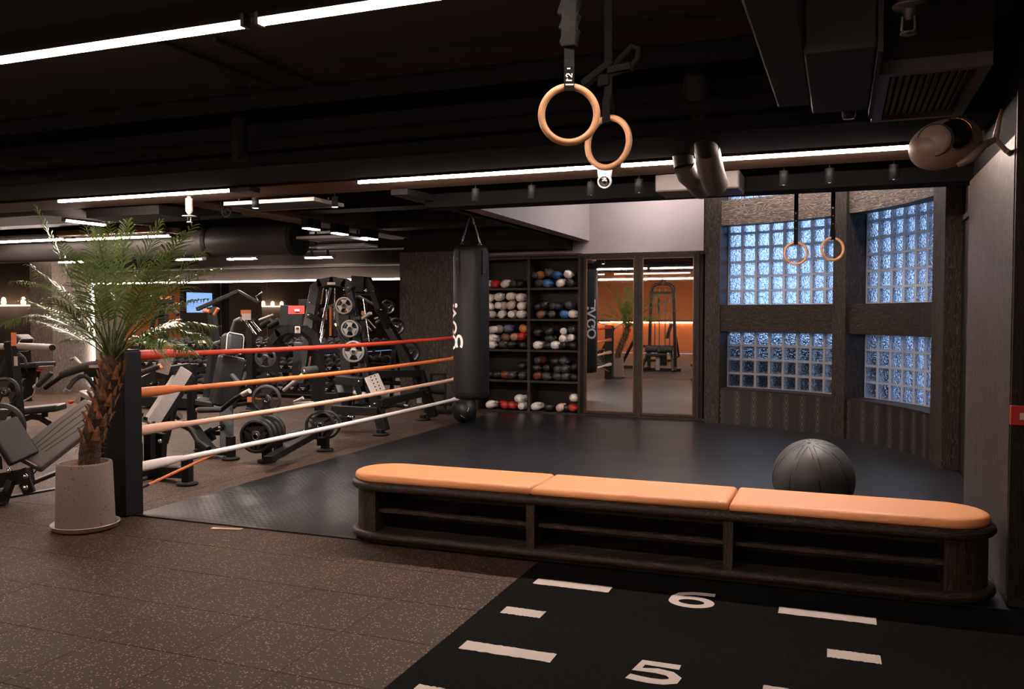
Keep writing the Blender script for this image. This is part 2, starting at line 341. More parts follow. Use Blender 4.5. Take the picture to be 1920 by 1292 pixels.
for a, b, x, y in cells[290:]:
    t = tile_g(x, y, PX-.0012, PY-.0012); rest.add(t.v, t.f)
ro = obj('rubber_tile', rest, 'tile', floor); ro['kind'] = 'stuff'

def arc_pts(a0, a1, r, n): return [(ARC_O[0]+r*math.cos(math.radians(a0+(a1-a0)*i/n)), ARC_O[1]+r*math.sin(math.radians(a0+(a1-a0)*i/n))) for i in range(n+1)]
# ring mat (thin dark sheet) and turf lane
poly = [(-4.99, 4.97), (.83, 4.97), (.83, 6.76), (1.09, 6.76), (1.09, 9.2)]+arc_pts(8, 79.5, ARC_R-.01, 24)+[(-1.80, 12.29), (-4.99, 12.29)]
mo = tag(obj('ring_mat', G().prism(poly, .0005, .009), 'ring_mat'), 'dark finely ribbed mat covering the boxing area behind the bench', 'mat')
tf = thing('turf_lane', 'black artificial turf lane with white distance marks in the right foreground', 'turf', (.35, 1., 0))
obj('turf_sheet', G().box((-1.715, -8.5, -.010), (2.38, 4.965, .005)), 'turf', tf)
def mark(x0, x1, y0, y1):
    n = 26; g = G(); xs = [x0+(x1-x0)*i/n for i in range(n+1)]; j = lambda: random.uniform(-.0035, .0035)
    vs = [(x+j()*.4, y0+j(), .0075) for x in xs]+[(x+j()*.4, y1+j(), .0075) for x in xs]
    return g.add(vs, [(i, i+1, n+2+i, n+1+i) for i in range(n)])
for yy, lng in ((4.55, 1), (4.045, 0), (3.545, 1), (3.045, 0), (2.545, 1), (2.045, 0), (1.545, 1)):
    hw = .05
    for x0, x1 in (((-1.605, -1.165), (-.275, .188)) if lng else ((-1.60, -1.385), (-.035, .188))):
        obj('distance_mark', mark(x0, x1, yy-hw, yy+hw), 'turf_white', tf)
def num(strokes, cx, cy, sc, name, w=.30):
    return obj(name, ribbon(strokes, w, lambda x, y, l: V((cx+x*sc*1.02, cy+y*sc, .006+l))), 'turf_white', tf)
six = [(ell(0, -.22, .36, .26, n=32), True), ([(-.36, -.22), (-.35, 0), (-.26, .22), (-.04, .33), (.14, .35), (.40, .36)], False)]
five = [([(.38, .36), (-.28, .36), (-.33, .02), (.02, .07), (.26, .02), (.38, -.12), (.36, -.28), (.2, -.37), (-.02, -.39), (-.22, -.37), (-.42, -.33)], False)]
num(six, -.715, 4.565, .255, 'number_six', .20); num(five, -.715, 3.56, .235, 'number_five', .22)

# walls
struct('wall_back', G().box((-6., 12.78, 0), (-1.5, 12.95, 3.95)), 'plaster')
struct('wall_gym_back', G().box((-18, 13.06, 0), (-5.3, 13.25, 3.3)), 'concrete_dark')
struct('wall_gym_left', G().box((-18.2, -8.7, 0), (-18, 13.25, 3.3)), 'wood')
struct('wall_right', G().box((2.4, -8.7, 0), (2.6, 5.07, 3.3)), 'wood_dark')
struct('wall_front', G().box((-18, -8.9, 0), (2.6, -8.7, 3.3)), 'orange_wall')
struct('wall_front_left', G().box((-18, -8.69, 0), (-11.5, -8.6, 3.3)), 'wood')
struct('wall_gym_left_panel', G().box((-18., 6.3, 0), (-17.9, 8.6, 2.6)), 'orange_wall')
struct('wall_gym_left_column', G().box((-18., 2.8, 0), (-17.7, 4.4, 3.2)), 'wood_mid')
struct('ceiling', G().box((-18.2, -8.9, 3.2), (2.6, 7.9, 3.4)), 'concrete_dark')
struct('ceiling_gym', G().box((-18.2, 7.9, 3.2), (-3.9, 13.3, 3.4)), 'concrete_dark')
struct('ceiling_bay', G().box((-3.9, 7.7, 3.9), (2.6, 13.6, 4.1)), 'plaster')
struct('trim_1', G().box((-3.92, 7.75, 2.60), (2.5, 8.05, 3.95)), 'soffit_black', bevel=.004)
struct('trim_2', G().box((-3.90, 8.05, 2.66), (-3.63, 12.78, 3.95)), 'plaster')
struct('trim_3', G().box((-4.0, 7.2, 2.66), (-3.82, 12.78, 2.80)), 'duct_dark')
struct('trim_4', G().box((-14., 5.6, 2.69), (.83, 6.35, 3.2)), 'soffit_black', bevel=.006)
struct('trim_5', G().box((-9.2, 6.63, 2.715), (.83, 7.25, 2.95)), 'beam_brown', bevel=.006)
struct('trim_6', G().box((-9.2, 6.8, 2.95), (.83, 7.1, 3.2)), 'concrete_dark')
struct('trim_7', G().box((-6.88, 7.3, 2.75), (-6.48, 13., 3.2)), 'beam_brown', bevel=.006)
for i, (y, z) in enumerate(((9.1, 2.82), (11.2, 2.80), (12.5, 2.62))):
    struct('trim_%d' % (8+i), G().box((-18, y, z), (-3.95, y+.35, 3.2)), 'duct_dark', bevel=.006)
# wood column between gym and glove cabinet, column left of the gym mirror
struct('wall_column_centre', G().box((-6.64, 12.23, 0), (-5.36, 13.06, 2.52)), 'wood_mid', bevel=.004)
struct('wall_above_column', G().box((-6.60, 12.3, 2.52), (-3.9, 12.78, 3.2)), 'duct_dark')
struct('wall_column_left', G().box((-14.65, 12.1, 0), (-14.07, 13.06, 3.2)), 'wood_lit', bevel=.004)  # paler wood stands in for the strong light on this column
# right-hand column: pale veneered flank towards the ring, unlit face towards the camera darkened in its colour
struct('wall_column_right', G().box((.86, 5.09, 0), (2.5, 6.75, 3.2)), 'soffit_black')
struct('wall_column_side', G().box((.835, 5.10, 0), (.86, 6.76, 2.46)), 'wood_mid', bevel=.002)
struct('wall_column_front', G().box((.84, 5.07, 0), (2.4, 5.09, 3.2)), 'wood_dark')
struct('baseboard_right', G().box((.86, 5.055, 0), (2.4, 5.07, .05)), 'wood_dark')
struct('wall_bay_right', G().box((1.10, 6.75, 0), (1.25, 9.75, 2.42)), 'wood_dark')
struct('trim_11', G().box((1.08, 6.75, 2.42), (1.27, 9.75, 2.47)), 'wood')
struct('wall_bay_right_upper', G().box((1.12, 6.75, 2.47), (1.25, 9.75, 3.95)), 'plaster')
struct('wall_bay_back_corner', G().box((-1.82, 12.32, 0), (-1.62, 12.8, 3.95)), 'wood')

# curved bay with glass-block windows
def arcbox(a0, a1, r0, r1, z0, z1):
    n = max(2, int((a1-a0)/2.)); A = arc_pts(a0, a1, r0, n); B = arc_pts(a0, a1, r1, n)
    vs = [(x, y, z0) for x, y in A]+[(x, y, z1) for x, y in A]+[(x, y, z0) for x, y in B]+[(x, y, z1) for x, y in B]; k = n+1
    fs = []
    for i in range(n): fs += [(i+1, i, k+i, k+i+1), (2*k+i, 2*k+i+1, 3*k+i+1, 3*k+i), (k+i+1, k+i, 3*k+i, 3*k+i+1), (i, i+1, 2*k+i+1, 2*k+i)]
    fs += [(0, 2*k, 3*k, k), (n, k+n, 3*k+n, 2*k+n)]
    return G().add(vs, fs)
R = ARC_R
for i, (a0, a1) in enumerate(((77.0, 80.6), (43.9, 47.5), (7.2, 14.0))):
    struct('trim_%d' % (12+i), arcbox(a0, a1, R-.05, R+.42, 0, 3.95), 'wood_post')
bays = ((47.5, 77.0, 'left'), (14.0, 43.9, 'right'))
tn = 15
for a0, a1, side in bays:
    struct('wall_bay_%s' % side, arcbox(a0, a1, R, R+.42, 0, .48), 'wood_chevron')
    for z0, z1, r0, r1, mt in ((.48, .50, R-.015, R+.42, 'wood_arc_shaded'), (1.29, 1.655, R-.01, R+.42, 'wood_arc_shaded'), (2.75, 3.10, R-.01, R+.20, 'wood_bay_lit'), (3.75, 3.95, R, R+.42, 'wood_bay_lit')):
        struct('trim_%d' % tn, arcbox(a0, a1, r0, r1, z0, z1), mt); tn += 1
RG = R+.27; BP = .2
def block_g():
    g = G(); h = .094; t = .010; d = .08
    for lo, hi in (((-h, 0, -h), (-h+t, d, h)), ((h-t, 0, -h), (h, d, h)), ((-h+t, 0, -h), (h-t, d, -h+t)), ((-h+t, 0, h-t), (h-t, d, h))): g.box(lo, hi, 1)
    g.box((-h+t, .004, -h+t), (h-t, .014, h-t), 0)
    return g
bm0 = None; wn = 1
for a0, a1, side in bays:
    nb = int(round(math.radians(a1-a0)*RG/BP)); da = (a1-a0)/nb
    for z0, rows in ((.50, 4), (1.655, 6), (3.10, 3)):
        zh = (1.29-.50)/4 if rows == 4 else .2
        win = bpy.data.objects.new('window_%d' % wn, None); COL.objects.link(win); win['kind'] = 'structure'; wn += 1
        am = math.radians((a0+a1)/2); win.location = (ARC_O[0]+RG*math.cos(am), ARC_O[1]+RG*math.sin(am), z0); WL[win.name] = V(win.location)
        mg = G()
        for c in range(nb+1):
            a = math.radians(a0+da*c); u = V((math.cos(a), math.sin(a), 0)); t = V((-u.y, u.x, 0)); p = V((*ARC_O, 0))+u*(RG+.004)
            mg.add([p-t*.009+V((0, 0, z0)), p+t*.009+V((0, 0, z0)), p-t*.009+V((0, 0, z0+rows*zh)), p+t*.009+V((0, 0, z0+rows*zh))], [(0, 1, 3, 2)])
        for r_ in range(rows+1):
            AP = arc_pts(a0, a1, RG+.0035, 16); zj = z0+r_*zh
            mg.add([(x, y, zj-.009) for x, y in AP]+[(x, y, zj+.009) for x, y in AP], [(i, i+1, 18+i, 17+i) for i in range(16)])
        obj('mortar_joint', mg, 'mortar', win)
        for c in range(nb):
            a = math.radians(a0+da*(c+.5)); u = V((math.cos(a), math.sin(a), 0)); rz = a-PI/2
            for r_ in range(rows):
                loc = V((*ARC_O, 0))+u*RG+V((0, 0, z0+(r_+.5)*zh))
                if bm0 is None:
                    o = obj('glass_block', block_g(), ['glass_pane', 'glass_rim'], win, keep=True); bm0 = o.data
                else:
                    o = bpy.data.objects.new('glass_block', bm0); COL.objects.link(o); o.parent = win
                o.location = loc-WL[win.name]; o.rotation_euler = (0, 0, rz); o.scale = (1, 1, zh/.2)
struct('floor_outside', arcbox(0, 95, R+.42, R+9, -.3, -.15), 'paving')
struct('backdrop_outside', arcbox(46.5, 90, R+1.2, R+1.7, -.15, 1.25), 'backdrop_dark')  # dark backdrop added outside so the lower left panes turn dark

# ============================================================ CEILING LIGHTS
def strip(x0, x1, y, z, label, glow='glow_strip', cat='ceiling light', w=.045, along='x', grp=None):
    if along == 'x': a, b = V((x0, y, z)), V((x1, y, z))
    else: a, b = V((y, x0, z)), V((y, x1, z))
    t = thing('linear_light', label, cat, (a+b)/2, grp); d = (b-a).normalized()
    obj('housing', G().bar(a+V((0, 0, .022)), b+V((0, 0, .022)), w+.012, .022), 'duct_dark', t)
    obj('diffuser', G().bar(a+d*.012, b-d*.012, w, .022), glow, t)
    for e in (a, b): obj('end_cap', G().bar(e+V((0, 0, .01))-d*.008, e+V((0, 0, .01))+d*.008, w+.014, .05), 'grey_metal', t)
    return t
Z1, Y1 = 2.70, 2.87
strip(-4.56, -2.255, Y1, Z1, 'bright ceiling light strip cut by the left photo edge, nearest row, left one', 'glow_near', w=.032)
strip(-2.185, .12, Y1, Z1, 'bright ceiling light strip leaving the top of the photo, nearest row, right one', 'glow_near', w=.032)
strip(-6.93, -4.63, Y1, Z1, 'ceiling light strip of the nearest row seen only in the cabinet mirror', 'glow_near', w=.032, grp='light strips outside the frame')
struct('trim_30', G().box((-7., Y1-.02, Z1+.033), (2.3, Y1+.05, Z1+.12)), 'duct_dark'); struct('trim_31', G().box((-7., Y1+.0, Z1+.12), (2.3, Y1+.03, 3.2)), 'duct_dark')
Z2, Y2 = 2.695, 6.60
strip(-7.55, -5.27, Y2, Z2, 'ceiling light strip on the brown beam above the palm', 'glow_ring', w=.034)
strip(-3.99, -1.68, Y2, Z2, 'ceiling light strip on the brown beam, left half of the long run', 'glow_ring', w=.034)
strip(-1.62, .50, Y2, Z2, 'ceiling light strip on the brown beam ending at the white speaker', 'glow_ring', w=.034)
# gym strips
def s_at(p0, p1, z, label, beam=True, **k):
    a = qz(*p0, z); b = qz(*p1, z); y = (a.y+b.y)/2
    t = strip(min(a.x, b.x), max(a.x, b.x), y, z, label, **k)
    if beam: [obj('hanger', G().box((x_, y-.02, z+.033), (x_+.03, y+.02, 3.2)), 'duct_dark', t) for x_ in (a.x+.1, b.x-.13)]
    return t
s_at((-60, 457), (112, 449), 2.65, 'ceiling light strip behind the palm at the left photo edge', w=.07)
s_at((114, 449), (333, 443.5), 2.65, 'ceiling light strip over the palm crown under a tan board', w=.07)
struct('trim_32', G().box((-11., 9.55, 2.70), (-9., 9.95, 2.78)), 'beam_brown')
strip(7.64, 8.25, -8.67, 2.65, 'short slanting light strip above the palm tip left', along='y')
s_at((110, 492), (162, 491), 2.5, 'short far light strip left of the palm crown', w=.09)
s_at((328, 487), (385, 486), 2.5, 'short far light strip right of the palm crown', w=.09)
s_at((425, 486), (487, 485), 2.5, 'short far light strip above the seated machine', w=.09)
s_at((567, 483), (632, 483), 2.5, 'short far light strip above the tall rack machine', w=.09)
for i, (p0, p1) in enumerate((((572, 428), (595, 432)), ((627, 437), (647, 441)), ((683, 446), (702, 450)))):
    a = qz(*p0, 2.62); b = qz(*p1, 2.62); x = (a.x+b.x)/2
    t = thing('track_light', ('nearest', 'middle', 'farthest')[i]+' of three black box lights in line under the brown beam', 'ceiling light', (x, (a.y+b.y)/2, 2.62))
    obj('housing', G().box((x-.05, a.y, 2.63), (x+.05, b.y, 2.75)), 'soffit_black', t); obj('diffuser', G().box((x-.045, a.y+.01, 2.615), (x+.045, b.y-.01, 2.63)), 'glow_lens', t)
# strips outside the photograph that light the hall (those behind the camera seen in the mirrors, the gym rows added for light)
ords = ('first', 'second', 'third', 'fourth', 'fifth')
for y, xs, nm in ((-.9, (-10.5, -7.9, -5.3, -2.7, 0.), 'first row behind the camera'), (-4.8, (-10.5, -7.9, -5.3, -2.7, 0.), 'second row behind the camera'), (11.9, (-13.2, -10.6), 'added row over the dumbbell racks'), (4.35, (-9.6, -12.2), 'added row left of the picture'), (8.6, (-13.8, -11.2), 'added row over the far left machines')):
    for i, x in enumerate(xs):
        z = 2.75 if y < 3 else 2.95
        t = strip(x-1.15, x+1.15, y, z, 'ceiling light strip, %s, %s one from left' % (nm, ords[i]), 'glow_dim' if y == -.9 else 'glow_strip', grp='light strips outside the frame')
        for hx in (x-.9, x+.9): obj('hanger', G().box((hx, y-.01, z+.033), (hx+.02, y+.01, 3.2)), 'duct_dark', t)
# strips on the inner side of the ring soffit, hidden behind it, washing bay wall and ring
strip(-2.9, -1.9, 11.95, 3.86, 'wall-washing light strip high above the mirror cabinet, behind the soffit', 'glow_bay', grp='light strips outside the frame')
for k_, (a_, lb_) in enumerate(((66, 'left'), (46, 'middle'), (26, 'right'))):
    a_ = math.radians(a_); c_ = V((ARC_O[0]+(ARC_R-.42)*math.cos(a_), ARC_O[1]+(ARC_R-.42)*math.sin(a_), 3.80)); d_ = V((-math.sin(a_), math.cos(a_), 0))*.40
    t = thing('linear_light', 'wall-washing light strip high above the glass-block bay, %s one, behind the soffit' % lb_, 'ceiling light', c_, 'light strips outside the frame')
    obj('housing', G().bar(c_-d_+V((0, 0, .022)), c_+d_+V((0, 0, .022)), .057, .022), 'duct_dark', t); obj('diffuser', G().bar(c_-d_, c_+d_, .045, .022), 'glow_bay', t)
# cylinder downlights
names = ('leftmost of the row, beside the heavy bag', 'second from left, over the glove shelves', 'third from left, beside the near rings', 'fourth from left, between rings and lagged pipe', 'first right of the lagged pipe', 'above the far rings', 'rightmost of the row, near the white speaker')
dls = [((873, 372), n_) for n_ in names]
for (px, py), nm in zip(((873, 372), (980, 366), (1088, 357), (1186, 355), (1467, 343), (1555, 340), (1677, 334)), names):
    p = qz(px, py, 2.58); p.y = 7.35
    t = thing('downlight', 'small black cylinder downlight, '+nm, 'ceiling light', p)
    obj('body', G().lathe([(.0, .12), (.034, .12), (.036, .115), (.036, 0.), (.031, 0.), (.031, .012), (0, .012)], p, n=20), 'satin_black', t)
    obj('stem', G().tube([p+V((0, 0, .12)), p+V((0, 0, .9))], .006, 8), 'satin_black', t)
    obj('lens', G().lathe([(.0, .008), (.030, .008)], p, n=20), 'glow_lens', t)
    L = bpy.data.lights.new('downlight_lamp', 'SPOT'); L.energy = SPOTW; L.color = (1, .90, .84); L.spot_size = math.radians(88); L.spot_blend = .45; L.shadow_soft_size = .028
    lo_ = bpy.data.objects.new('downlight_lamp', L); COL.objects.link(lo_); lo_.location = p+V((0, 0, -.012)); 
for (px, py), nm in zip(((479, 390), (628, 388)), ('left of two by the framed panel', 'right of two by the framed panel')):
    p = qz(px, py, 2.58)
    t = thing('downlight', 'small black cylinder downlight, '+nm, 'ceiling light', p)
    obj('body', G().lathe([(.0, .10), (.034, .10), (.034, 0.), (.0, .001)], p, n=16), 'satin_black', t)
    obj('stem', G().tube([p+V((0, 0, .10)), p+V((0, 0, .62))], .006, 8), 'satin_black', t)
    obj('lens', G().lathe([(.0, -.002), (.030, -.002)], p, n=16), 'glow_lens', t)
    L = bpy.data.lights.new('downlight_lamp', 'SPOT'); L.energy = 160.; L.color = (1, .90, .84); L.spot_size = math.radians(120); L.spot_blend = .4; L.shadow_soft_size = .02
    lo_ = bpy.data.objects.new('downlight_lamp', L); COL.objects.link(lo_); lo_.location = p+V((0, 0, -.012)); lo_.rotation_euler = (math.radians(18), 0, 0)

# ============================================================ DUCTS, PIPES, CEILING KIT
def tube_thing(name, label, cat, pts, r, m, n=20, **k): return tag(obj(name, G().tube(pts, r, n), m, **k), label, cat)
t = thing('round_duct', 'large round grey air duct with collar, behind the row of box lights', 'duct', (-8.5, 10.4, 2.78))
a, b = q(395, 447, 10.4), q(560, 452, 10.4); a.z = b.z = 2.62
obj('duct_body', G().tube([a-V((5, 0, 0)), b], .23, 28), 'duct_grey', t); obj('collar', G().tube([b-V((.06, 0, 0)), b+V((.02, 0, 0))], .255, 28), 'duct_dark', t)
obj('collar', G().tube([a, a+V((.07, 0, 0))], .245, 28), 'duct_dark', t)
tube_thing('round_duct', 'pale round duct at the left photo edge above the palm', 'duct', [(-17.99, 7.9, 2.95), (-9.3, 7.9, 2.93), (-8.95, 7.95, 2.90), (-8.72, 8.3, 2.88), (-8.66, 9.0, 2.88)], .17, 'duct_grey', 24)
tube_thing('service_pipe', 'thin pale pipe along the top of the gym mirror', 'pipe', [(-14, 13.02, 2.40), (-6.7, 13.02, 2.40)], .035, 'duct_grey', 12)
tube_thing('service_pipe', 'dark pipe crossing behind the light strips at the left', 'pipe', [(-17.99, 10.0, 2.73), (-9.2, 10.0, 2.73)], .07, 'duct_dark', 14)
tube_thing('service_pipe', 'long dark pipe along the big ceiling beam', 'pipe', [(-9.2, 5.45, 2.83), (.8, 5.45, 2.83)], .05, 'soffit_black', 16)
tube_thing('service_pipe', 'black pipe running under the ceiling beside the square duct', 'pipe', [(-9, 4.9, 3.0), (-.45, 4.9, 3.0)], .06, 'soffit_black', 16)
p = q(450, 302, 5.2); tube_thing('drop_pipe', 'short dark pipe dropping from the ceiling beam, upper left', 'pipe', [(p.x, p.y, 3.2), (p.x, p.y, p.z+.03), (p.x, p.y, p.z)], [.055, .055, .04], 'soffit_black', 16)
for px, py, lb in ((352, 100, 'left one'), (640, 180, 'right one')):
    p = qz(px, py, 3.17); tube_thing('conduit', 'thin conduit under the dark ceiling, upper left, '+lb, 'pipe', [(p.x, max(p.y-1.4, 3.), 3.175), (p.x, 5.6, 3.175)], .018, 'duct_dark', 8)
def boxthing(name, lo, hi, m, label, cat, bev=.004): return tag(obj(name, G().box(lo, hi), m, bevel=bev), label, cat)
boxthing('ceiling_box', (-8.0, 7.35, 2.62), (-6.95, 8.0, 2.95), 'duct_dark', 'dark boxed unit behind the sprinkler at the palm', 'box')
a = q(462, 347, 6.7); boxthing('emergency_light', (a.x-.0, 6.45, 2.655), (a.x+.22, 6.62, 2.70), 'duct_grey', 'small flat grey emergency light at the strip end above the palm', 'light')
boxthing('cable_tray', (-4.50, 6.42, 2.73), (-4.05, 6.62, 2.80), 'duct_dark', 'dark cable tray above the start of the long light strip', 'tray')
# wall-hung and ceiling panels drawn as thin pale frames
def frame4(pts, z, label):
    P = [qz(px, py, z) for px, py in pts]; x0 = min(P[0].x, P[3].x); x1 = max(P[1].x, P[2].x); y0 = min(p.y for p in P); y1 = max(p.y for p in P)
    t = thing('ceiling_panel', label, 'panel', ((x0+x1)/2, (y0+y1)/2, z))
    obj('panel_board', G().box((x0+.02, y0+.02, z+.005), (x1-.02, y1-.02, z+.03)), 'duct_dark', t)
    for lo, hi in (((x0, y0, z), (x1, y0+.02, z+.035)), ((x0, y1-.02, z), (x1, y1, z+.035)), ((x0, y0+.02, z), (x0+.02, y1-.02, z+.035)), ((x1-.02, y0+.02, z), (x1, y1-.02, z+.035))):
        obj('edge_rail', G().box(lo, hi), 'silver_paint', t)
    for hx, hy in ((x0+.1, y0+.1), (x1-.12, y1-.12)): obj('hanger', G().box((hx, hy, z+.03), (hx+.02, hy+.02, 3.2)), 'duct_dark', t)
frame4(((425, 385), (600, 381), (645, 388), (480, 396)), 2.64, 'flat ceiling panel with pale metal edge, between two small downlights')
frame4(((560, 448), (655, 448), (690, 452), (590, 453)), 2.6, 'far ceiling panel with pale edge, left of the wooden column')
frame4(((592, 463), (690, 461), (700, 464), (600, 467)), 2.55, 'farthest ceiling panel with pale edge, left of the wooden column')
# sprinkler heads
def sprinkler(p, s, label, m='silver_paint', up=.4):
    t = thing('sprinkler', label, 'sprinkler', p)
    obj('drop_pipe', G().tube([p+V((0, 0, up)), p+V((0, 0, .075*s))], [.012*s, .012*s], 10).lathe([(.022*s, .15*s), (.022*s, .07*s), (.012*s, .055*s)], p, n=12), m, t)
    obj('body', G().lathe([(.008*s, .07*s), (.014*s, .05*s), (.008*s, .035*s), (.004*s, .03*s)], p, n=12).tube([p+V((-.012*s, 0, .04*s)), p+V((-.014*s, 0, .01*s)), p+V((0, 0, 0))], .003*s, 6).tube([p+V((.012*s, 0, .04*s)), p+V((.014*s, 0, .01*s)), p+V((0, 0, 0))], .003*s, 6), 'duct_grey' if m == 'duct_grey' else 'chrome', t)
    obj('deflector', G().lathe([(0, .0), (.018*s, .0), (.018*s, .003*s), (0, .003*s)], p, n=12), m, t); 
    return t
p = q(355, 417, 6.9); sprinkler(p, 1.6, 'pale sprinkler head hanging by the light strip above the palm')
obj('escutcheon', G().lathe([(0, .06), (.07, .06), (.07, .065), (0, .065)], p, n=20), 'silver_paint', bpy.data.objects['sprinkler'])
p = q(1703, 64, 3.6); t = sprinkler(p, 1.7, 'dark sprinkler head with round plate, upper right above the grille', 'duct_grey', up=3.2-p.z)
obj('escutcheon', G().lathe([(0, .09), (.058, .10), (.06, .108), (0, .115)], p, n=24), 'duct_grey', t)
# valve wheel
p = q(425, 397, 8.); t = thing('valve', 'small black valve wheel beside the framed ceiling panel', 'valve', p)
obj('wheel', G().tube([p+V((.06*math.cos(a), 0, .06*math.sin(a))) for a in [2*PI*i/20 for i in range(20)]], .012, 8, closed=True), 'satin_black', t)
obj('stem', G().tube([p+V((0, -.02, 0)), p+V((0, .25, 0))], .014, 8).bar(p+V((-.06, 0, 0)), p+V((.06, 0, 0)), .01).bar(p+V((0, 0, -.06)), p+V((0, 0, .06)), .01), 'satin_black', t)
# square ducts at the upper right
t = thing('square_duct', 'dark sheet-metal duct box with flanged slanting side, upper right', 'duct', (0, 4.2, 2.75))
obj('duct_body', G().add([(-.40, 3.0, 3.195), (-.155, 3.0, 3.195), (-.155, 3.0, 2.66), (-.35, 3.0, 2.66), (-.36, 5.1, 3.195), (-.155, 5.1, 3.195), (-.155, 4.75, 2.62), (-.32, 4.75, 2.62)],
    [(0, 1, 2, 3), (5, 4, 7, 6), (3, 2, 6, 7), (0, 3, 7, 4), (1, 5, 6, 2), (0, 4, 5, 1)]), 'duct_dark', t, bevel=.01)
obj('plenum', G().box((-.155, 3.80, 2.61), (.128, 4.93, 3.1)), 'duct_dark', t, bevel=.012, seg=3)
obj('flange', G().box((.128, 3.75, 2.58), (.148, 5.0, 3.12)), 'duct_dark', t)
obj('drain_cup', G().lathe([(0, -.09), (.03, -.09), (.035, -.07), (.035, 0), (0, 0)], (0.03, 4.97, 2.67), n=16), 'duct_dark', t)
t = thing('air_grille', 'dark louvred air grille under the duct, upper right', 'grille', (.36, 4.7, 2.6))
gx0, gx1, gy0, gy1, gz = .148, .60, 4.20, 5.22, 2.6
obj('grille_box', G().box((gx0, gy0, gz+.06), (gx1, gy1, gz+.40)), 'duct_dark', t)
for lo, hi in (((gx0, gy0, gz), (gx1, gy0+.045, gz+.06)), ((gx0, gy1-.045, gz), (gx1, gy1, gz+.06)), ((gx0, gy0+.045, gz), (gx0+.05, gy1-.045, gz+.06)), ((gx1-.05, gy0+.045, gz), (gx1, gy1-.045, gz+.06))):
    obj('grille_frame', G().box(lo, hi), 'duct_grey', t)
for i in range(11):
    x = gx0+.07+i*(gx1-gx0-.14)/10
    obj('louvre', G().bar((x, gy0+.045, gz+.03), (x, gy1-.045, gz+.03), .022, .006, up=(-.5, 0, 1)), 'duct_grey', t)
# lagged pipes with elbows in front of the strip, and their wrapped box
t = thing('lagged_pipe', 'thick grey lagged pipe bending under the light strip, left of the pair', 'pipe', q(1280, 300, 6.35))
a = q(1277, 268, 6.35); b = q(1283, 312, 6.35); c = q(1302, 335, 6.45); d = q(1316, 352, 6.7)
obj('pipe_run', G().tube([V((a.x, a.y, 3.18)), a, b], .075, 24), 'duct_dark', t); obj('elbow', G().tube([b, b+(c-b)*.5+V((-.01, 0, -.01)), c, d], [.078, .085, .088, .09], 24), 'lagging', t)
t = thing('lagged_pipe', 'thick grey lagged pipe bending under the light strip, right of the pair', 'pipe', q(1325, 270, 6.1))
a = q(1305, 165, 5.4); b = q(1326, 285, 6.1); c = q(1332, 318, 6.2); d = q(1342, 347, 6.4)
obj('pipe_run', G().tube([a+V((0, 0, .3)), a, b], [.078, .078, .08], 24), 'duct_dark', t); obj('elbow', G().tube([b-V((0, .02, -.02)), (b+c)/2, c, d], [.088, .092, .092, .09], 24), 'lagging', t)
a = q(1228, 338, 7.3); b = q(1386, 338, 7.3); tag(obj('lagged_box', G().box((a.x, 7.3, q(1300, 357, 7.3).z), (b.x, 7.74, q(1300, 320, 7.3).z)), 'lagging', bevel=.02, seg=3), 'crumpled foil-lagged box behind the two bent pipes', 'duct')
p = q(1387, 272, 6.55); g = G()
for i in range(9):
    a = random.uniform(0, 6.28); l = random.uniform(.05, .11); e = random.uniform(-.6, .5); d = V((math.cos(a)*math.cos(e), math.sin(a)*math.cos(e), math.sin(e))); s_ = d.cross(V((0, 0, 1))).normalized()*.018
    g.add([p, p+d*l*.5+s_, p+d*l, p+d*l*.5-s_, p+d*l*.5+V((0, 0, .008))], [(0, 1, 4), (1, 2, 4), (2, 3, 4), (3, 0, 4)])
tag(obj('dried_leaf_bundle', g, 'cloth_orange'), 'small rust-coloured leafy scrap on the beam right of the bent pipes', 'decoration')
# cameras
p = q(1134, 338, 6.75); t = thing('security_camera', 'silver turret security camera hanging below the light strip', 'camera', p)
obj('mount', G().lathe([(0, 2.72-p.z), (.062, 2.72-p.z), (.064, .10), (.055, .03), (.04, 0)], p, n=28), 'camera_silver', t)
d = V((.12, -.85, -.35)).normalized(); c = p+V((0, 0, -.005))
obj('camera_body', G().lathe([(0, -.06), (.05, -.05), (.058, 0), (.056, .035), (.050, .045), (.044, .040), (.043, .028)], c, d, 28), 'camera_silver', t)
obj('lens', G().lathe([(.043, .03), (.022, .034), (.020, .042), (0, .046)], c, d, 20), 'glass_dark', t)
p = q(1056, 454, 12.5); t = thing('dome_camera', 'small dark dome camera on the wall above the glove shelves', 'camera', p)
obj('mount', G().lathe([(0, .09), (.06, .09), (.065, .03), (.06, 0)], p, n=20), 'satin_black', t)
obj('dome', G().lathe([(.055, 0), (.05, -.025), (.03, -.045), (0, -.052)], p, n=20), 'glass_dark', t)

# fire call point at the right edge
p = q(1911, 778, 5.07); t = thing('fire_call_point', 'red fire call point at the right photo edge', 'alarm', p)
obj('box', G().box((p.x-.045, 5.03, p.z-.05), (p.x+.05, 5.068, p.z+.05)), 'red_card', t, bevel=.004)
obj('cover', G().box((p.x-.005, 5.022, p.z-.02), (p.x+.02, 5.03, p.z+.015)), 'sticker', t)

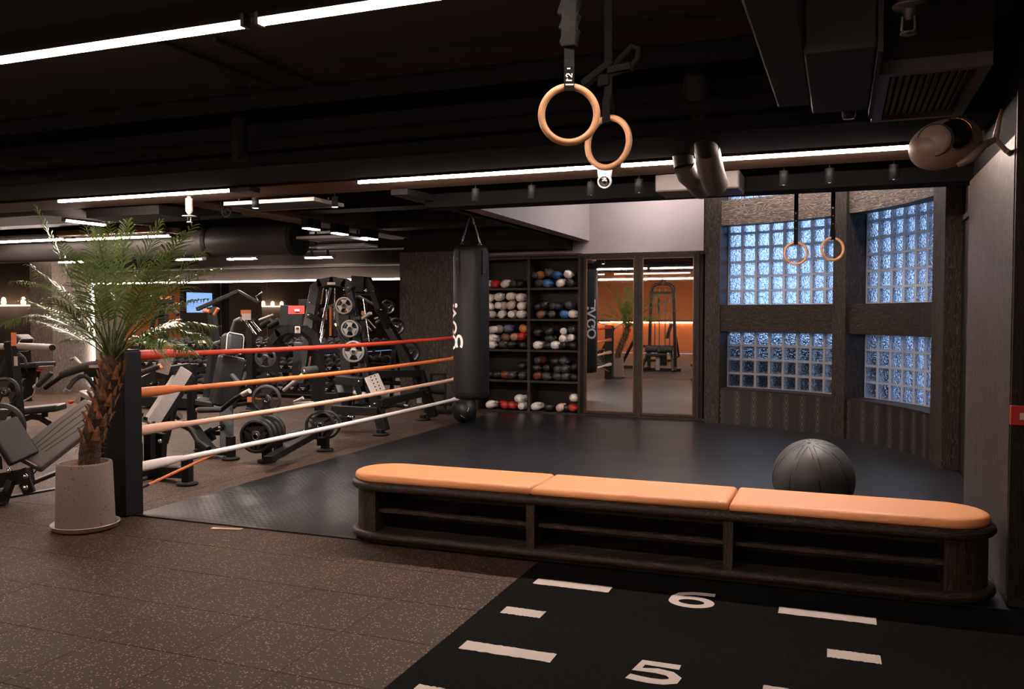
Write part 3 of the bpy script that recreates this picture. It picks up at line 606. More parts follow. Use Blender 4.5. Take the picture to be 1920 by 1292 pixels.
# white speaker on its bracket
c = q(1772, 270, 5.02); t = thing('wall_speaker', 'rounded beige speaker with gold-ringed black side on a column bracket', 'speaker', c)
ax = V((-.80, -.35, -.28)).normalized()
n = 40; vs = []; fs = []
Rt = ax.to_track_quat('X', 'Z').to_matrix()
def sp(u, v, k=1.0):
    x = .185*math.cos(u)*abs(math.cos(u))**-.0; r = .128*abs(math.sin(u))**.80
    return c+Rt@V((x*k, r*math.cos(v)*.95*k, r*math.sin(v)*1.0*k))
for i in range(25):
    for j in range(n): vs.append(sp(PI*i/24, 2*PI*j/n))
fs = [(i*n+j, (i+1)*n+j, (i+1)*n+(j+1) % n, i*n+(j+1) % n) for i in range(24) for j in range(n)]
obj('shell', G().add(vs, fs, True), 'speaker_white', t)
fc = (-V((.60, -.30, 0))+V((.35, -.75, .05))).normalized()
f = V((-.30, -.93, -.05)).normalized(); sd = c+V((-.055, -.098, .002))
obj('side_driver', G().lathe([(0, .040), (.06, .036), (.082, .022), (.088, .0)], sd, f, 40), 'speaker_white', t)
obj('driver_seam', G().lathe([(.080, .026), (.083, .026), (.0835, .020)], sd, f, 40), 'speaker_black', t)
bd = c+V((.030, -.085, .028)); f2 = V((.10, -.97, .12)).normalized()
obj('black_grille', G().lathe([(0, .035), (.055, .034), (.080, .018), (.084, .0)], bd, f2, 40, sx=1.0, sy=.95), 'speaker_black', t)
obj('gold_ring', G().tube([bd+f2*.016+V((1, 0, 0)).cross(f2)*.083*math.sin(a)*1.0+V((1, 0, 0))*.083*math.cos(a) for a in [-1.9+3.8*i/30 for i in range(31)]], .0035, 8), 'gold', t)
e = q(1878, 205, 5.12); h = q(1866, 262, 5.10); k = q(1795, 308, 5.0); w2 = q(1886, 282, 5.12)
obj('bracket_arm', G().tube([k, q(1820, 296, 4.98), q(1845, 272, 5.04), h], [.020, .026, .020, .014], 12), 'speaker_white', t)
obj('bracket_plate', G().tube([e, h, w2], [.008, .017, .012], 12).tube([w2, V((.86, 5.3, w2.z))], .014, 10), 'speaker_white', t)
# ============================================================ BENCH
BX0, BX1, BY0, BY1 = -3.14, .80, 4.885, 5.44
def stad(x0, x1, y0, y1, n=16, r=None):
    r = r or (y1-y0)/2; cy = (y0+y1)/2
    P = [(x0+r+r*math.cos(a), cy+(y1-y0)/2*math.sin(a)) for a in [PI/2+PI*i/n for i in range(n+1)]]
    return P+[(x1-r+r*math.cos(a), cy+(y1-y0)/2*math.sin(a)) for a in [-PI/2+PI*i/n for i in range(n+1)]]
def bull(x0, x1, y0, y1, z0, z1, k=6):
    """stadium slab with rounded (bullnose) edge"""
    g = G(); rr = (z1-z0)/2; rings = []
    for i in range(k+1):
        a = -PI/2+PI*i/k; off = rr*(1-math.cos(a)); z = (z0+z1)/2+rr*math.sin(a)
        rings.append([(x, y, z) for x, y in stad(x0+off, x1-off, y0+off, y1-off)])
    n = len(rings[0]); vs = [v for r_ in rings for v in r_]
    fs = [(i*n+j, i*n+(j+1) % n, (i+1)*n+(j+1) % n, (i+1)*n+j) for i in range(k) for j in range(n)]
    g.add(vs, fs, True); g.add(rings[0], [tuple(range(n))[::-1]]); g.add(rings[-1], [tuple(range(n))]); return g
t = thing('bench', 'long dark wooden bench with three orange cushions and open shelves, rounded ends', 'bench', ((BX0+BX1)/2, (BY0+BY1)/2, 0))
obj('plinth', G().prism(stad(BX0+.06, BX1-.06, BY0+.06, BY1-.06), 0.005, .035), 'wood_dark', t)
obj('base_panel', bull(BX0, BX1, BY0, BY1, .030, .085), 'wood_h', t)
obj('top_panel', bull(BX0, BX1, BY0, BY1, .355, .415), 'wood_h', t)
def halfend(x, s):
    r = .235; cy = (BY0+BY1)/2; P = [(x+s*(-r)*0, 0)]
    P = []
    for i in range(15):
        a = PI/2+PI*i/14; P.append((x+s*(r+r*math.cos(a)), cy+r*math.sin(a)))
    P += [(x+s*(r+.0), cy-r), (x+s*(r+.0), cy+r)]
    if s < 0: P = P[::-1]
    return P[:-2] if s > 0 else P[2:]
for x, s in ((BX0+.04, 1), (BX1-.04, -1)): obj('end_panel', G().prism(halfend(x, s), .08, .36), 'wood', t)
obj('back_panel', G().box((BX0+.27, BY1-.08, .08), (BX1-.27, BY1-.06, .36)), 'wood_dark', t)
for x in (-1.765, -.575): obj('divider', G().box((x-.028, BY0+.022, .08), (x+.028, BY1-.08, .36)), 'wood', t, bevel=.003)
for x0, x1 in ((BX0+.26, -1.793), (-1.737, -.603), (-.547, BX1-.26)): obj('shelf', G().box((x0, BY0+.085, .205), (x1, BY1-.08, .228)), 'wood_h', t, bevel=.003)
def cushion(x0, x1, le, re):
    y0, y1 = BY0+.028, BY1-.04; k = 7; cy = (y0+y1)/2; hw = (y1-y0)/2; out = []
    def prof(off):
        P = []
        if le: P += [(x0+hw+(hw-off)*math.cos(a), cy+(hw-off)*math.sin(a)) for a in [PI/2+PI*i/16 for i in range(17)]]
        else: P += [(x0+off, y1-off), (x0+off, y0+off)]
        if re: P += [(x1-hw+(hw-off)*math.cos(a), cy+(hw-off)*math.sin(a)) for a in [-PI/2+PI*i/16 for i in range(17)]]
        else: P += [(x1-off, y0+off), (x1-off, y1-off)]
        return P
    lv = [(.008, .416), (0., .424), (0., .437), (.003, .449), (.010, .458), (.022, .464), (.045, .467)]
    g = G(); rings = [[(x, y, z) for x, y in prof(o)] for o, z in lv]; n = len(rings[0])
    g.add([v for r_ in rings for v in r_], [(i*n+j, i*n+(j+1) % n, (i+1)*n+(j+1) % n, (i+1)*n+j) for i in range(len(lv)-1) for j in range(n)], True)
    g.add(rings[-1], [tuple(range(n))], True)
    c = obj('cushion', g, 'orange_leather', t)
    return c
cushion(BX0+.025, -1.768, 1, 0); cushion(-1.762, -.578, 0, 0); cushion(-.572, BX1-.03, 0, 1)

# exercise ball behind the bench
c = V((-.185, 7.28, .01+.285)); c = V((-.15, 6.55, .285))
D = (q(1525, 870, 6.72)-V((0, 0, CAMH))).dot(FW); rb = 74/FPX*D; c = q(1525, 885, 6.72); c.z = rb+.009
t = thing('exercise_ball', 'large dark grey slam ball on the mat behind the bench', 'ball', c-V((0, 0, rb)))
vs = []; NU, NV = 96, 48
pole = V((-.10, -.32, .94)).normalized(); px_ = pole.cross(V((0, 1, 0))).normalized(); py_ = pole.cross(px_)
for i in range(NV+1):
    for j in range(NU):
        th = PI*i/NV; ph = 2*PI*j/NU; r_ = rb
        dd = min(abs(((ph-a0+PI) % (2*PI))-PI)*math.sin(th)*rb for a0 in [2*PI*k/8+.25 for k in range(8)])
        for sgn in (1,):
            e_ = abs(dd-.016)
            if e_ < .007 and math.sin(th) > .12: r_ -= .004*(1-e_/.007)
        vs.append(c+(pole*math.cos(th)+(px_*math.cos(ph)+py_*math.sin(ph))*math.sin(th))*r_)
obj('ball_body', G().add(vs, [(i*NU+j, i*NU+(j+1) % NU, (i+1)*NU+(j+1) % NU, (i+1)*NU+j) for i in range(NV) for j in range(NU)], True), 'ball_rubber', t)
for k in range(4):
    for off in (-.016, .016):
        pts = []
        for s_ in (0, 1):
            ph = 2*PI*k/8+.25+PI*s_
            rng = [(.16+ (PI*.80-.16)*i/30) for i in range(31)]
            pts = []
            for th in rng:
                do = off/(math.sin(th)*rb); p_ = c+(pole*math.cos(th)+(px_*math.cos(ph+do)+py_*math.sin(ph+do))*math.sin(th))*(rb-.0032); pts.append(p_)
            obj('seam_groove', G().tube(pts, .0026, 6), 'speaker_black', t)
obj('valve', G().lathe([(0, .002), (.012, .002), (.014, -.002)], c+pole*rb, pole, 16), 'rubber', t)

# ============================================================ GYM RINGS
def gym_ring(px, py, D, R_, rr, rotz, label, grp, top, lean=0., stripe=True):
    c = V((0, 0, CAMH))+ray(px, py)*D
    t = thing('gym_ring', label, 'gym rings', c, grp)
    ex = V((math.cos(rotz), math.sin(rotz), 0)); ez = V((math.sin(lean)*.3, 0, math.cos(lean))).normalized()
    pts = [c+(ex*math.cos(a)+ez*math.sin(a))*R_ for a in [2*PI*i/48 for i in range(48)]]
    obj('ring', G().tube(pts, rr, 16, closed=True), 'ring_wood', t)
    s = c+ez*(R_-rr-.002); nrm = ex.cross(V((0, 0, 1))); w_ = .019
    g = G()
    for o_ in (-1, 1): g.bar(s+nrm*o_*(rr+.003)+V((0, 0, -.002)), s+nrm*o_*(rr+.003)*.9+V((0, 0, .11)), .0025, 2*w_, up=ex) if 0 else g.add(
        [s+nrm*o_*(rr+.002)+ex*a_*w_+V((0, 0, b_)) for b_ in (0, .085) for a_ in (-1, 1)]+[s+nrm*o_*(rr+.0045)+ex*a_*w_+V((0, 0, b_)) for b_ in (0, .085) for a_ in (-1, 1)],
        [(0, 1, 3, 2), (5, 4, 6, 7), (0, 4, 5, 1), (1, 5, 7, 3), (2, 6, 4, 0), (3, 7, 6, 2)])
    g.add([s+nrm*o_*(rr+.0045)+ex*a_*w_+V((0, 0, b_)) for o_, b_ in ((-1, 0), (1, 0), (-1, -.004), (1, -.004)) for a_ in (-1, 1)], [(0, 1, 3, 2), (5, 4, 6, 7), (0, 4, 5, 1), (2, 3, 7, 6), (0, 2, 6, 4), (1, 5, 7, 3)])
    u = s+V((0, 0, .052)); g.bar(u, V((u.x, u.y, top)), 2*w_, .007, up=nrm)
    for o_ in (-1, 1): g.add([s+nrm*o_*(rr+.0045)+ex*a_*w_+V((0, 0, .085)) for a_ in (-1, 1)]+[u+nrm*o_*.0035+ex*a_*w_+V((0, 0, .065)) for a_ in (-1, 1)]+[u+nrm*o_*.001+ex*a_*w_+V((0, 0, .065)) for a_ in (-1, 1)], [(0, 1, 3, 2), (2, 3, 5, 4)])
    obj('strap', g, 'strap', t)
    return t, c, ex, nrm, u
t, c, ex, nrm, u = gym_ring(1067, 215, 3.2, .1035, .0135, math.radians(18), 'larger nearer wooden gym ring on a wide black strap, upper centre', 'near gym rings', 3.2)
# woven mark "12" with its bar, read turned on its side, on the strap facing the camera
fd = nrm if (nrm.dot(V((0, 0, CAMH))-c) > 0) else -nrm
rx = V((0, 0, 1)).cross(fd).normalized()*1
def onstrap(x, y, l, o=(0, 0)): return u+fd*(.0135+.0048+l*.3)+rx*(o[0]-y*1.5)+V((0, 0, o[1]-.052+x*1.5))
digits = [([(0, 0), (0, .0145)], False), ([(0, .014), (.004, .010)], False), ([(.008, .011), (.012, .0145), (.016, .012), (.016, .008), (.008, 0), (.017, 0)], False), ([(-.010, -.004), (-.010, .016)], False)]
obj('strap_print', ribbon(digits, .0034, lambda x, y, l: onstrap(x, y, l, (.010, .034)), g=ribbon([([(0, 0), (0, .008)], False)], .003, lambda x, y, l: onstrap(x, y, l, (.004, .078)))), 'white_print', t)
g = G()
for i in range(7):   # gathered spare strap bunched round the webbing
    z = .115+i*.055; g.bar(u+V((-.012+random.uniform(-.006, .006), .01, z)), u+V((.014+random.uniform(-.008, .008), .012, z+.07)), .062+random.uniform(-.008, .012), .05)
g.bar(u+V((0, 0, .11)), u+V((.01, 0, .62)), .058, .035)
obj('strap_bundle', g, 'strap', t, bevel=.006)
t, c, ex, nrm, u = gym_ring(1140, 268, 3.62, .1035, .0135, math.radians(-18), 'smaller farther wooden gym ring hanging behind the larger one, upper centre', 'near gym rings', 3.2)
obj('buckle', G().bar(u+V((-.02, 0, .10)), u+V((-.02, 0, .15)), .05, .03).bar(u+V((-.11, 0, .115)), u+V((.02, 0, .20)), .05, .03), 'strap', t, bevel=.006)
lp = [u+V((.02+.10*i/10+.0*i, .0, .16+.09*i/10+.015*math.sin(i))) for i in range(11)]
obj('strap_loop', G().tube([u+V((.0, 0, .15)), u+V((.05, 0, .21)), u+V((.10, 0, .255)), u+V((.13, 0, .24)), u+V((.125, 0, .20)), u+V((.09, 0, .165)), u+V((.04, 0, .15)), u+V((0, 0, .14))], .013, 8)
    .bar(u+V((0, 0, .16)), u+V((.10, 0, .17)), .05, .03), 'strap', t, bevel=.004)
for px, py, D, rz, lb in ((1492, 475, 8.2, 6, 'left one of the two far wooden gym rings before the glass-block window'), (1561, 467, 8.0, 24, 'right one of the two far wooden gym rings before the glass-block window')):
    t, c, ex, nrm, u = gym_ring(px, py, D, .1035, .0130, math.radians(rz), lb, 'far gym rings', 3.9)
    fd = nrm if (nrm.dot(V((0, 0, CAMH))-c) > 0) else -nrm; rx = V((0, 0, 1)).cross(fd).normalized()
    g = G(); st = []
    for i in range(5):
        ribbon([([(0, 0), (0, .010)], False)] if i % 3 else [([(-.006, 0), (-.006, .016)], False), ([(.004, 0), (.004, .016)], False)], .004, lambda x, y, l: u+fd*.0042+rx*(.004-y)+V((0, 0, .02+.075*i+x)), g=g)
    obj('strap_print', g, 'white_print', t)

# ============================================================ ROPE FENCE
def post(x, y, label):
    t = thing('ring_post', label, 'post', (x, y, 0))
    obj('post_body', G().box((x-.088, y-.088, .006), (x+.088, y+.088, 1.25)), 'satin_black', t, bevel=.008, seg=3)
    obj('post_cap', G().box((x-.08, y-.08, 1.25), (x+.08, y+.08, 1.262)), 'satin_black', t, bevel=.004)
    return t
p0 = (-5.075, 4.985); p1 = (-4.985, 11.22)
post(*p0, 'square black ring post beside the potted palm'); post(*p1, 'square black ring post hidden behind the heavy bag')
names = ('red', 'orange', 'peach', 'white')
for nm, z, lab in zip(names, (1.212, .925, .632, .350), ('top red ring rope', 'second orange ring rope', 'third peach ring rope', 'lowest white ring rope')):
    A = V((p0[0]+.05, p0[1]+.085, z)); B = V((p1[0]-.0, p1[1]-.085, z-.005)); t = thing('ring_rope', lab+' between the two black posts, padded end at the palm', 'rope', (A+B)/2)
    L = (B-A).length; d = (B-A).normalized()
    pts = [A+d*L*i/24+V((0, 0, -.025*math.sin(PI*i/24)*(1 if nm != 'white' else .6))) for i in range(25)]
    obj('rope', G().tube(pts, .0225, 14), 'rope_'+nm, t)
    s = [0, .02, .10, .30, .36, .42, .46]; r_ = [.036, .040, .040, .037, .033, .027, .0228]
    obj('padded_sleeve', G().tube([A+d*k for k in s], r_, 16), 'rope_'+nm, t)
    obj('padded_sleeve', G().tube([B-d*k for k in s], r_, 16), 'rope_'+nm, t)
A = V((p0[0]+.03, p0[1]+.088, .175)); B = V((-5.02, 5.98, .335))
t = thing('tie_cord', 'thin orange cord rising from the ring post foot to the white rope', 'cord', A)
obj('cord', G().tube([A+(B-A)*.12, B], .0115, 10), 'rope_orange', t); obj('cord_end', G().tube([A, A+(B-A)*.13], .010, 10), 'rubber', t)

# brass strip let into the floor in front of the mat
a, b = qz(401, 990, 0), qz(457, 992, 0); tag(obj('floor_plate', G().bar(a+V((0, -.02, .0035)), b+V((0, -.02, .0035)), .045, .004), 'brass'), 'thin brass strip lying on the rubber floor before the mat corner', 'plate')

# ============================================================ HEAVY BAG
HB = V((-4.29, 9.75, 0)); RB = .2225; zb, zt = .47, 2.40
t = thing('heavy_bag', 'tall black heavy punching bag hanging on chains, white vertical lettering', 'punching bag', HB+V((0, 0, zb)))
obj('bag_body', G().lathe([(0, 0), (.15, .002), (.195, .012), (.212, .035), (RB-.002, .075), (RB, .12), (RB+.002, .5), (RB, 1.0), (RB-.001, 1.5), (RB, 1.75), (RB-.003, 1.82), (RB-.014, 1.87), (RB-.05, 1.905), (.10, 1.925), (0, 1.93)], HB+V((0, 0, zb)), n=64), 'bag', t)
obj('seam', G().tube([HB+V((math.cos(a)*(RB+.001), math.sin(a)*(RB+.001), zb+.10)) for a in [2*PI*i/48 for i in range(48)]], .004, 6, closed=True), 'satin_black', t)
def oncyl(az0, z0, x, y, l, s=1.): a = math.radians(az0)+y/RB; return V((HB.x+math.cos(a)*(RB+.002+l), HB.y+math.sin(a)*(RB+.002+l), z0-x))
gly = []
def put(st, ox): gly.extend([([(x+ox, y) for x, y in pts], cl) for pts, cl in st])
put([([(.0, .018), (.155, .018), (.155, .115)], False), (ell(.155, .178, .012, .014, n=12), True)], -.01)       # j with flat foot and dot
put([([(.0, 0), (.075, .175), (.15, 0)], False), ([(.15, .0), (.15, .0301)], False)], .165)                      # pointed A
put([(ell(.075, .10, .070, .080, 20, 340, 30)+[(.145, .02)], False), ([(.145, .085), (.10, .085)], False)], .345) # G
put([(ell(.078, .09, .075, .082, n=32), True)], .52)                                                              # O
put([(ell(.078, .232, .080, .044, 40, 320, 24), False)], .52)                                                     # C set above the O
for az0, nm in ((-168, 'side facing the gym'), (19, 'side facing the mirror')):
    g = G()
    sub = []
    for pts, cl in gly:   # subdivide so the print follows the curve
        P = []
        m_ = len(pts)
        for i in range(m_ if cl else m_-1):
            a, b = V(pts[i]), V(pts[(i+1) % m_]); k = max(1, int((b-a).length/.02)); P += [tuple(a+(b-a)*j/k) for j in range(k)]
        if not cl: P.append(pts[-1])
        sub.append((P, cl))
    ribbon(sub, .034, lambda x, y, l: oncyl(az0, 1.78, x, y, l), g=g); obj('bag_lettering', g, 'white_print', t)
for k in range(4):
    a = math.radians(-112+90*k); u_ = V((math.cos(a), math.sin(a), 0)); tt = V((-u_.y, u_.x, 0)); p = HB+u_*(RB+.004)
    g = G().add([p-tt*.028+V((0, 0, zb+1.55)), p+tt*.028+V((0, 0, zb+1.55)), p+tt*.028+V((0, 0, zb+1.85)), p-tt*.028+V((0, 0, zb+1.85)), p-tt*.028+u_*.006+V((0, 0, zb+1.55)), p+tt*.028+u_*.006+V((0, 0, zb+1.55)), p+tt*.028+u_*.006+V((0, 0, zb+1.85)), p-tt*.028+u_*.006+V((0, 0, zb+1.85))],
                [(0, 1, 2, 3), (7, 6, 5, 4), (0, 4, 5, 1), (1, 5, 6, 2), (2, 6, 7, 3), (3, 7, 4, 0)])
    s = obj('hanging_strap', g, 'bag', t); rv = G()
    for i in range(5):
        for e in (-.014, .014): rv.lathe([(0, .003), (.0045, .002), (.005, 0)], p+tt*e+u_*.007+V((0, 0, zb+1.57+.042*i)), u_, 8)
    obj('rivet', rv, 'chrome', s)
    top = HB+V((0, 0, 2.76)); bot = HB+u_*.155+V((0, 0, zb+1.93)); g = G(); nl = 9
    g.tube([bot+tt*.03-V((0, 0, .03)), bot+V((0, 0, .03)), bot-tt*.03-V((0, 0, .03))], .004, 6)
    for i in range(nl):
        ca = bot+V((0, 0, .03))+(top-bot)*((i+.5)/nl); dd = (top-bot).normalized(); sd = tt if i % 2 else dd.cross(tt).normalized()
        L_ = (top-bot).length/nl*.68; g.tube([ca+dd*L_*math.cos(b)+sd*.010*math.sin(b) for b in [2*PI*j/10 for j in range(10)]], .003, 5, closed=True)
    obj('chain', g, 'chrome', t)
obj('swivel', G().lathe([(0, -.03), (.02, -.02), (.02, .03), (.008, .04), (.008, .44), (0, .44)], HB+V((0, 0, 2.76)), n=16), 'satin_black', t)
# small ball under it
cb = q(870, 769, 10.90); cb.z = .182
t = thing('medicine_ball', 'black medicine ball with white print on the floor below the heavy bag', 'ball', cb-V((0, 0, .171)))
obj('ball_body', G().lathe([(.172*math.sin(PI*i/28), -.172*math.cos(PI*i/28)) for i in range(29)], cb, (.2, .3, 1), 40), 'leather_black', t)
dcm = (V((0, 0, CAMH))-cb).normalized(); rr_ = dcm.cross(V((0, 0, 1))).normalized(); uu = rr_.cross(dcm)
def onball(x, y, l): d = (dcm+(-rr_)*x+uu*y).normalized(); return cb+d*(.1735+l)
g = ribbon([([(-.30, -.45), (-.22, -.52), (-.14, -.6)], False), ([(-.08, -.63), (0, -.72)], False), ([(.04, -.74), (.10, -.80)], False), ([(.42, .25), (.36, .05), (.28, -.12)], False)], .045, onball); obj('print', g, 'white_print', t)

# ============================================================ GLOVE CABINET AND MIRRORS
FY, BYK = 12.30, 12.72
t = thing('storage_cabinet', 'dark oak cabinet with open cubbies of boxing gloves', 'cabinet', (-4.4, 12.5, 0))
xs = [-5.30, -4.455, -3.635]; zs = [.02, .494, .968, 1.441, 1.915, 2.385]
for x in (-5.32, -4.455, -3.65): obj('upright_panel', G().box((x-.02, FY, .009), (x+.02, BYK, 2.41)), 'wood', t, bevel=.002)
obj('back_panel', G().box((-5.32, BYK-.012, .01), (-3.63, BYK, 2.41)), 'wood_dark', t)
for z in zs:
    for a, b in ((-5.30, -4.475), (-4.435, -3.67)): obj('shelf', G().box((a, FY+.004, z-.017), (b, BYK-.012, z+.017)), 'wood_h', t, bevel=.002)
obj('cornice', G().box((-5.34, FY-.005, 2.41), (-3.63, BYK, 2.44)), 'wood_h', t)
# mirror cabinet
XM0, XM1 = -3.63, -1.80
t = thing('mirror_cabinet', 'tall dark oak cabinet with two mirrored doors beside the glove shelves', 'cabinet', ((XM0+XM1)/2, 12.5, 0))
obj('carcass', G().box((XM0, FY+.02, .009), (XM1, 12.76, 2.42)), 'wood_dark', t)
dx = [(q(1095, 600, FY).x, q(1193, 600, FY).x), (q(1200, 600, FY).x, q(1305, 600, FY).x)]
for a, b in dx:
    lo, hi = .045, 2.38; fw = .035
    dr = obj('door', G().box((a, FY-.008, lo), (a+fw, FY+.019, hi)).box((b-fw, FY-.008, lo), (b, FY+.019, hi)).box((a+fw, FY-.008, lo), (b-fw, FY+.019, lo+fw)).box((a+fw, FY-.008, hi-fw), (b-fw, FY+.019, hi)), 'wood', t, bevel=.002)
    obj('copper_edging', G().box((a+fw, FY-.006, lo+fw), (a+fw+.012, FY+.010, hi-fw)).box((b-fw-.012, FY-.006, lo+fw), (b-fw, FY+.010, hi-fw)).box((a+fw+.012, FY-.006, lo+fw), (b-fw-.012, FY+.010, lo+fw+.012)).box((a+fw+.012, FY-.006, hi-fw-.012), (b-fw-.012, FY+.010, hi-fw)), 'frame_copper', dr)
    obj('mirror_pane', G().box((a+fw+.012, FY+.0, lo+fw+.012), (b-fw-.012, FY+.008, hi-fw-.012)), 'mirror_glass', dr)
# the plain rails round the doors
obj('rail', G().box((XM0, FY+.0, 2.385), (XM1+.05, FY+.019, 2.43)), 'wood_h', t); obj('rail', G().box((XM0, FY+.0, .009), (XM1+.05, FY+.019, .040)), 'wood_h', t)
obj('side_panel', G().box((dx[1][1]+.0, FY-.004, .009), (dx[1][1]+.045, 12.76, 2.43)), 'wood', t, bevel=.002)
obj('centre_stile', G().box((dx[0][1]+.001, FY-.004, .04), (dx[1][0]-.001, FY+.019, 2.385)), 'wood', t)

# gloves: x, y in the crop, colour, cuff colour
GL = [
('left', 'top', [[(70, 270, 'white'), (122, 274, 'red'), (200, 272, 'white'), (268, 275, 'maroon'), (312, 275, 'black')]]),
('left', 'second', [[(70, 505, 'white'), (163, 503, 'white'), (243, 500, 'white'), (318, 505, 'white')], [(75, 450, 'white'), (158, 445, 'white'), (230, 443, 'cream'), (312, 447, 'white')], [(72, 390, 'white'), (154, 380, 'white'), (232, 378, 'white'), (314, 383, 'white')]]),
('left', 'middle', [[(90, 735, 'white'), (178, 735, 'cream'), (248, 735, 'black'), (314, 737, 'black')], [(105, 684, 'white'), (190, 679, 'bronze'), (262, 674, 'tan'), (316, 670, 'red')], [(72, 625, 'white'), (130, 617, 'white'), (218, 612, 'slate'), (318, 612, 'orange')]]),
('left', 'fourth', [[(80, 955, 'black'), (137, 950, 'black'), (200, 947, 'maroon'), (250, 950, 'charcoal'), (318, 957, 'charcoal')], [(318, 885, 'black')]]),
('left', 'bottom', [[(92, 1172, 'white'), (182, 1172, 'red'), (250, 1175, 'red'), (315, 1185, 'white')], [(305, 1125, 'white')]]),
('right', 'top', [[(435, 278, 'charcoal'), (510, 270, 'blue'), (592, 275, 'white'), (668, 270, 'charcoal')], [(430, 222, 'orange'), (508, 205, 'tan'), (573, 220, 'navy'), (655, 215, 'white')]]),
('right', 'second', [[(450, 500, 'bronze'), (527, 505, 'charcoal'), (618, 500, 'blue'), (703, 505, 'white')], [(430, 450, 'black'), (482, 440, 'black'), (560, 448, 'charcoal'), (660, 442, 'slate')]]),
('right', 'middle', [[(440, 720, 'white'), (505, 740, 'black'), (568, 738, 'white'), (635, 745, 'black'), (705, 735, 'black')], [(520, 686, 'black'), (625, 686, 'white'), (705, 680, 'black')], [(430, 640, 'black'), (515, 632, 'black'), (605, 628, 'black'), (695, 618, 'charcoal')]]),
('right', 'fourth', [[(430, 958, 'maroon'), (505, 965, 'charcoal'), (570, 968, 'charcoal'), (640, 970, 'charcoal'), (706, 965, 'black')], [(425, 900, 'black'), (505, 900, 'black'), (570, 908, 'charcoal'), (640, 908, 'charcoal'), (705, 895, 'black')], [(443, 845, 'maroon'), (565, 855, 'black'), (625, 848, 'charcoal')]]),
('right', 'bottom', [[(425, 1188, 'white'), (510, 1185, 'black'), (600, 1188, 'cream'), (662, 1190, 'black'), (712, 1190, 'red')], [(690, 1120, 'white')]])]
def glove(loc, col, cuff, rot, label):
    t = thing('boxing_glove', label, 'boxing glove', loc, 'boxing gloves in the cabinet')
    # built lying along -Y (fist to the front), local coordinates
    g = G(); n = 20; sec = [(-.125, 0.002), (-.122, .028), (-.112, .046), (-.095, .060), (-.070, .069), (-.040, .072), (-.005, .068), (.030, .056), (.055, .046)]
    vs = []
    for y, r_ in sec:
        for k in range(n):
            a = 2*PI*k/n; ca, sa = math.cos(a), math.sin(a); vs.append((r_*1.05*math.copysign(abs(ca)**.85, ca), y, .004+r_*.90*math.copysign(abs(sa)**.85, sa)))
    g.add(vs, [(i*n+k, (i+1)*n+k, (i+1)*n+(k+1) % n, i*n+(k+1) % n) for i in range(len(sec)-1) for k in range(n)], True)
    th = G().tube([(.045, .03, .01), (.068, -.005, .018), (.074, -.045, .02), (.060, -.080, .016), (.045, -.095, .012)], [.016, .024, .026, .020, .008], 10)
    cf = G().tube([(0, .048, .003), (0, .052, .003), (0, .110, .003), (0, .113, .003), (0, .110, .003), (0, .06, .003)], [.046, .050, .054, .050, .046, .040], 16, cap=True)
    for nm, gg, c_ in (('fist', g, col), ('thumb', th, col), ('cuff', cf, cuff)):
        o = obj(nm, gg, 'glove_'+c_, None, keep=True); o.parent = t; o.location = (0, 0, 0)
    t.rotation_euler = rot; return t
gprot = {}
ordn = ('first', 'second', 'third', 'fourth', 'fifth')
zrow = {'top': 1.932, 'second': 1.458, 'middle': .985, 'fourth': .511, 'bottom': .037}
for side, row, layers in GL:
    for li, lay in enumerate(layers):
        for i, (cx_, cy_, col) in enumerate(lay):
            p = q(900+cx_/3.914, 460+cy_/3.914, FY+.135)
            if li == 0: p.z = zrow[row]+.066
            lim = (-5.235, -4.55) if side == 'left' else (-4.36, -3.75)
            p.x = min(max(p.x, lim[0]), lim[1])
            cuff = {'white': 'white', 'red': 'red', 'black': 'black', 'blue': 'navy'}.get(col, 'charcoal')
            if side == 'right' and row == 'middle' and col == 'black' and i % 2 == 0: cuff = 'white'
            if side == 'left' and row == 'second' and (i+li) % 3 == 0: cuff = 'black'
            rot = (random.uniform(-.06, .06), random.uniform(-.5, .5), random.uniform(-.5, .5)+(PI if random.random() < .3 else 0))
            tier = 'bottom layer' if li == 0 else ('top layer' if li == len(layers)-1 else 'middle layer')
            lb = '%s boxing glove, %s from left, %s, %s cubby of the %s column' % (col, ordn[i], tier, row, side)
            key = (col, cuff)
            if key not in gprot: gprot[key] = glove(p, col, cuff, rot, lb)
            else: dup(gprot[key], p, rot, lb)

# ============================================================ POTTED PALM
PC = V((-5.02, 4.56, 0)); RP = .195
t = thing('plant_saucer', 'shallow pale saucer under the concrete palm pot', 'saucer', PC)
obj('saucer', G().lathe([(0, .003), (.185, .003), (.213, .012), (.224, .040), (.228, .040), (.227, .044), (.219, .044), (.208, .016), (.18, .010), (0, .010)], PC, n=56), 'saucer', t)
palm = thing('potted_palm', 'tall palm with feathery green fronds in a speckled concrete pot', 'plant', PC+V((0, 0, .010)))
zp = .475
obj('pot', G().lathe([(0, .011), (RP-.006, .011), (RP-.001, .018), (RP+.001, .03), (RP-.012, zp-.01), (RP-.016, zp), (RP-.020, zp+.002), (RP-.034, zp+.002), (RP-.038, zp-.006), (RP-.040, zp-.05), (0, zp-.05)], PC, n=64), 'concrete_pot', palm)
g = G(); n = 28; vs = [PC+V((0, 0, zp-.030))]
for i in range(1, 7):
    for k in range(n): r_ = (RP-.040)*i/6; a = 2*PI*k/n; vs.append(PC+V((r_*math.cos(a), r_*math.sin(a), zp-.034+random.uniform(-.006, .008))))
fs = [(0, 1+k, 1+(k+1) % n) for k in range(n)]+[(1+(i-1)*n+k, 1+i*n+k, 1+i*n+(k+1) % n, 1+(i-1)*n+(k+1) % n) for i in range(1, 6) for k in range(n)]
obj('soil', G().add(vs, fs, True), 'soil', palm)
PD = 4.56
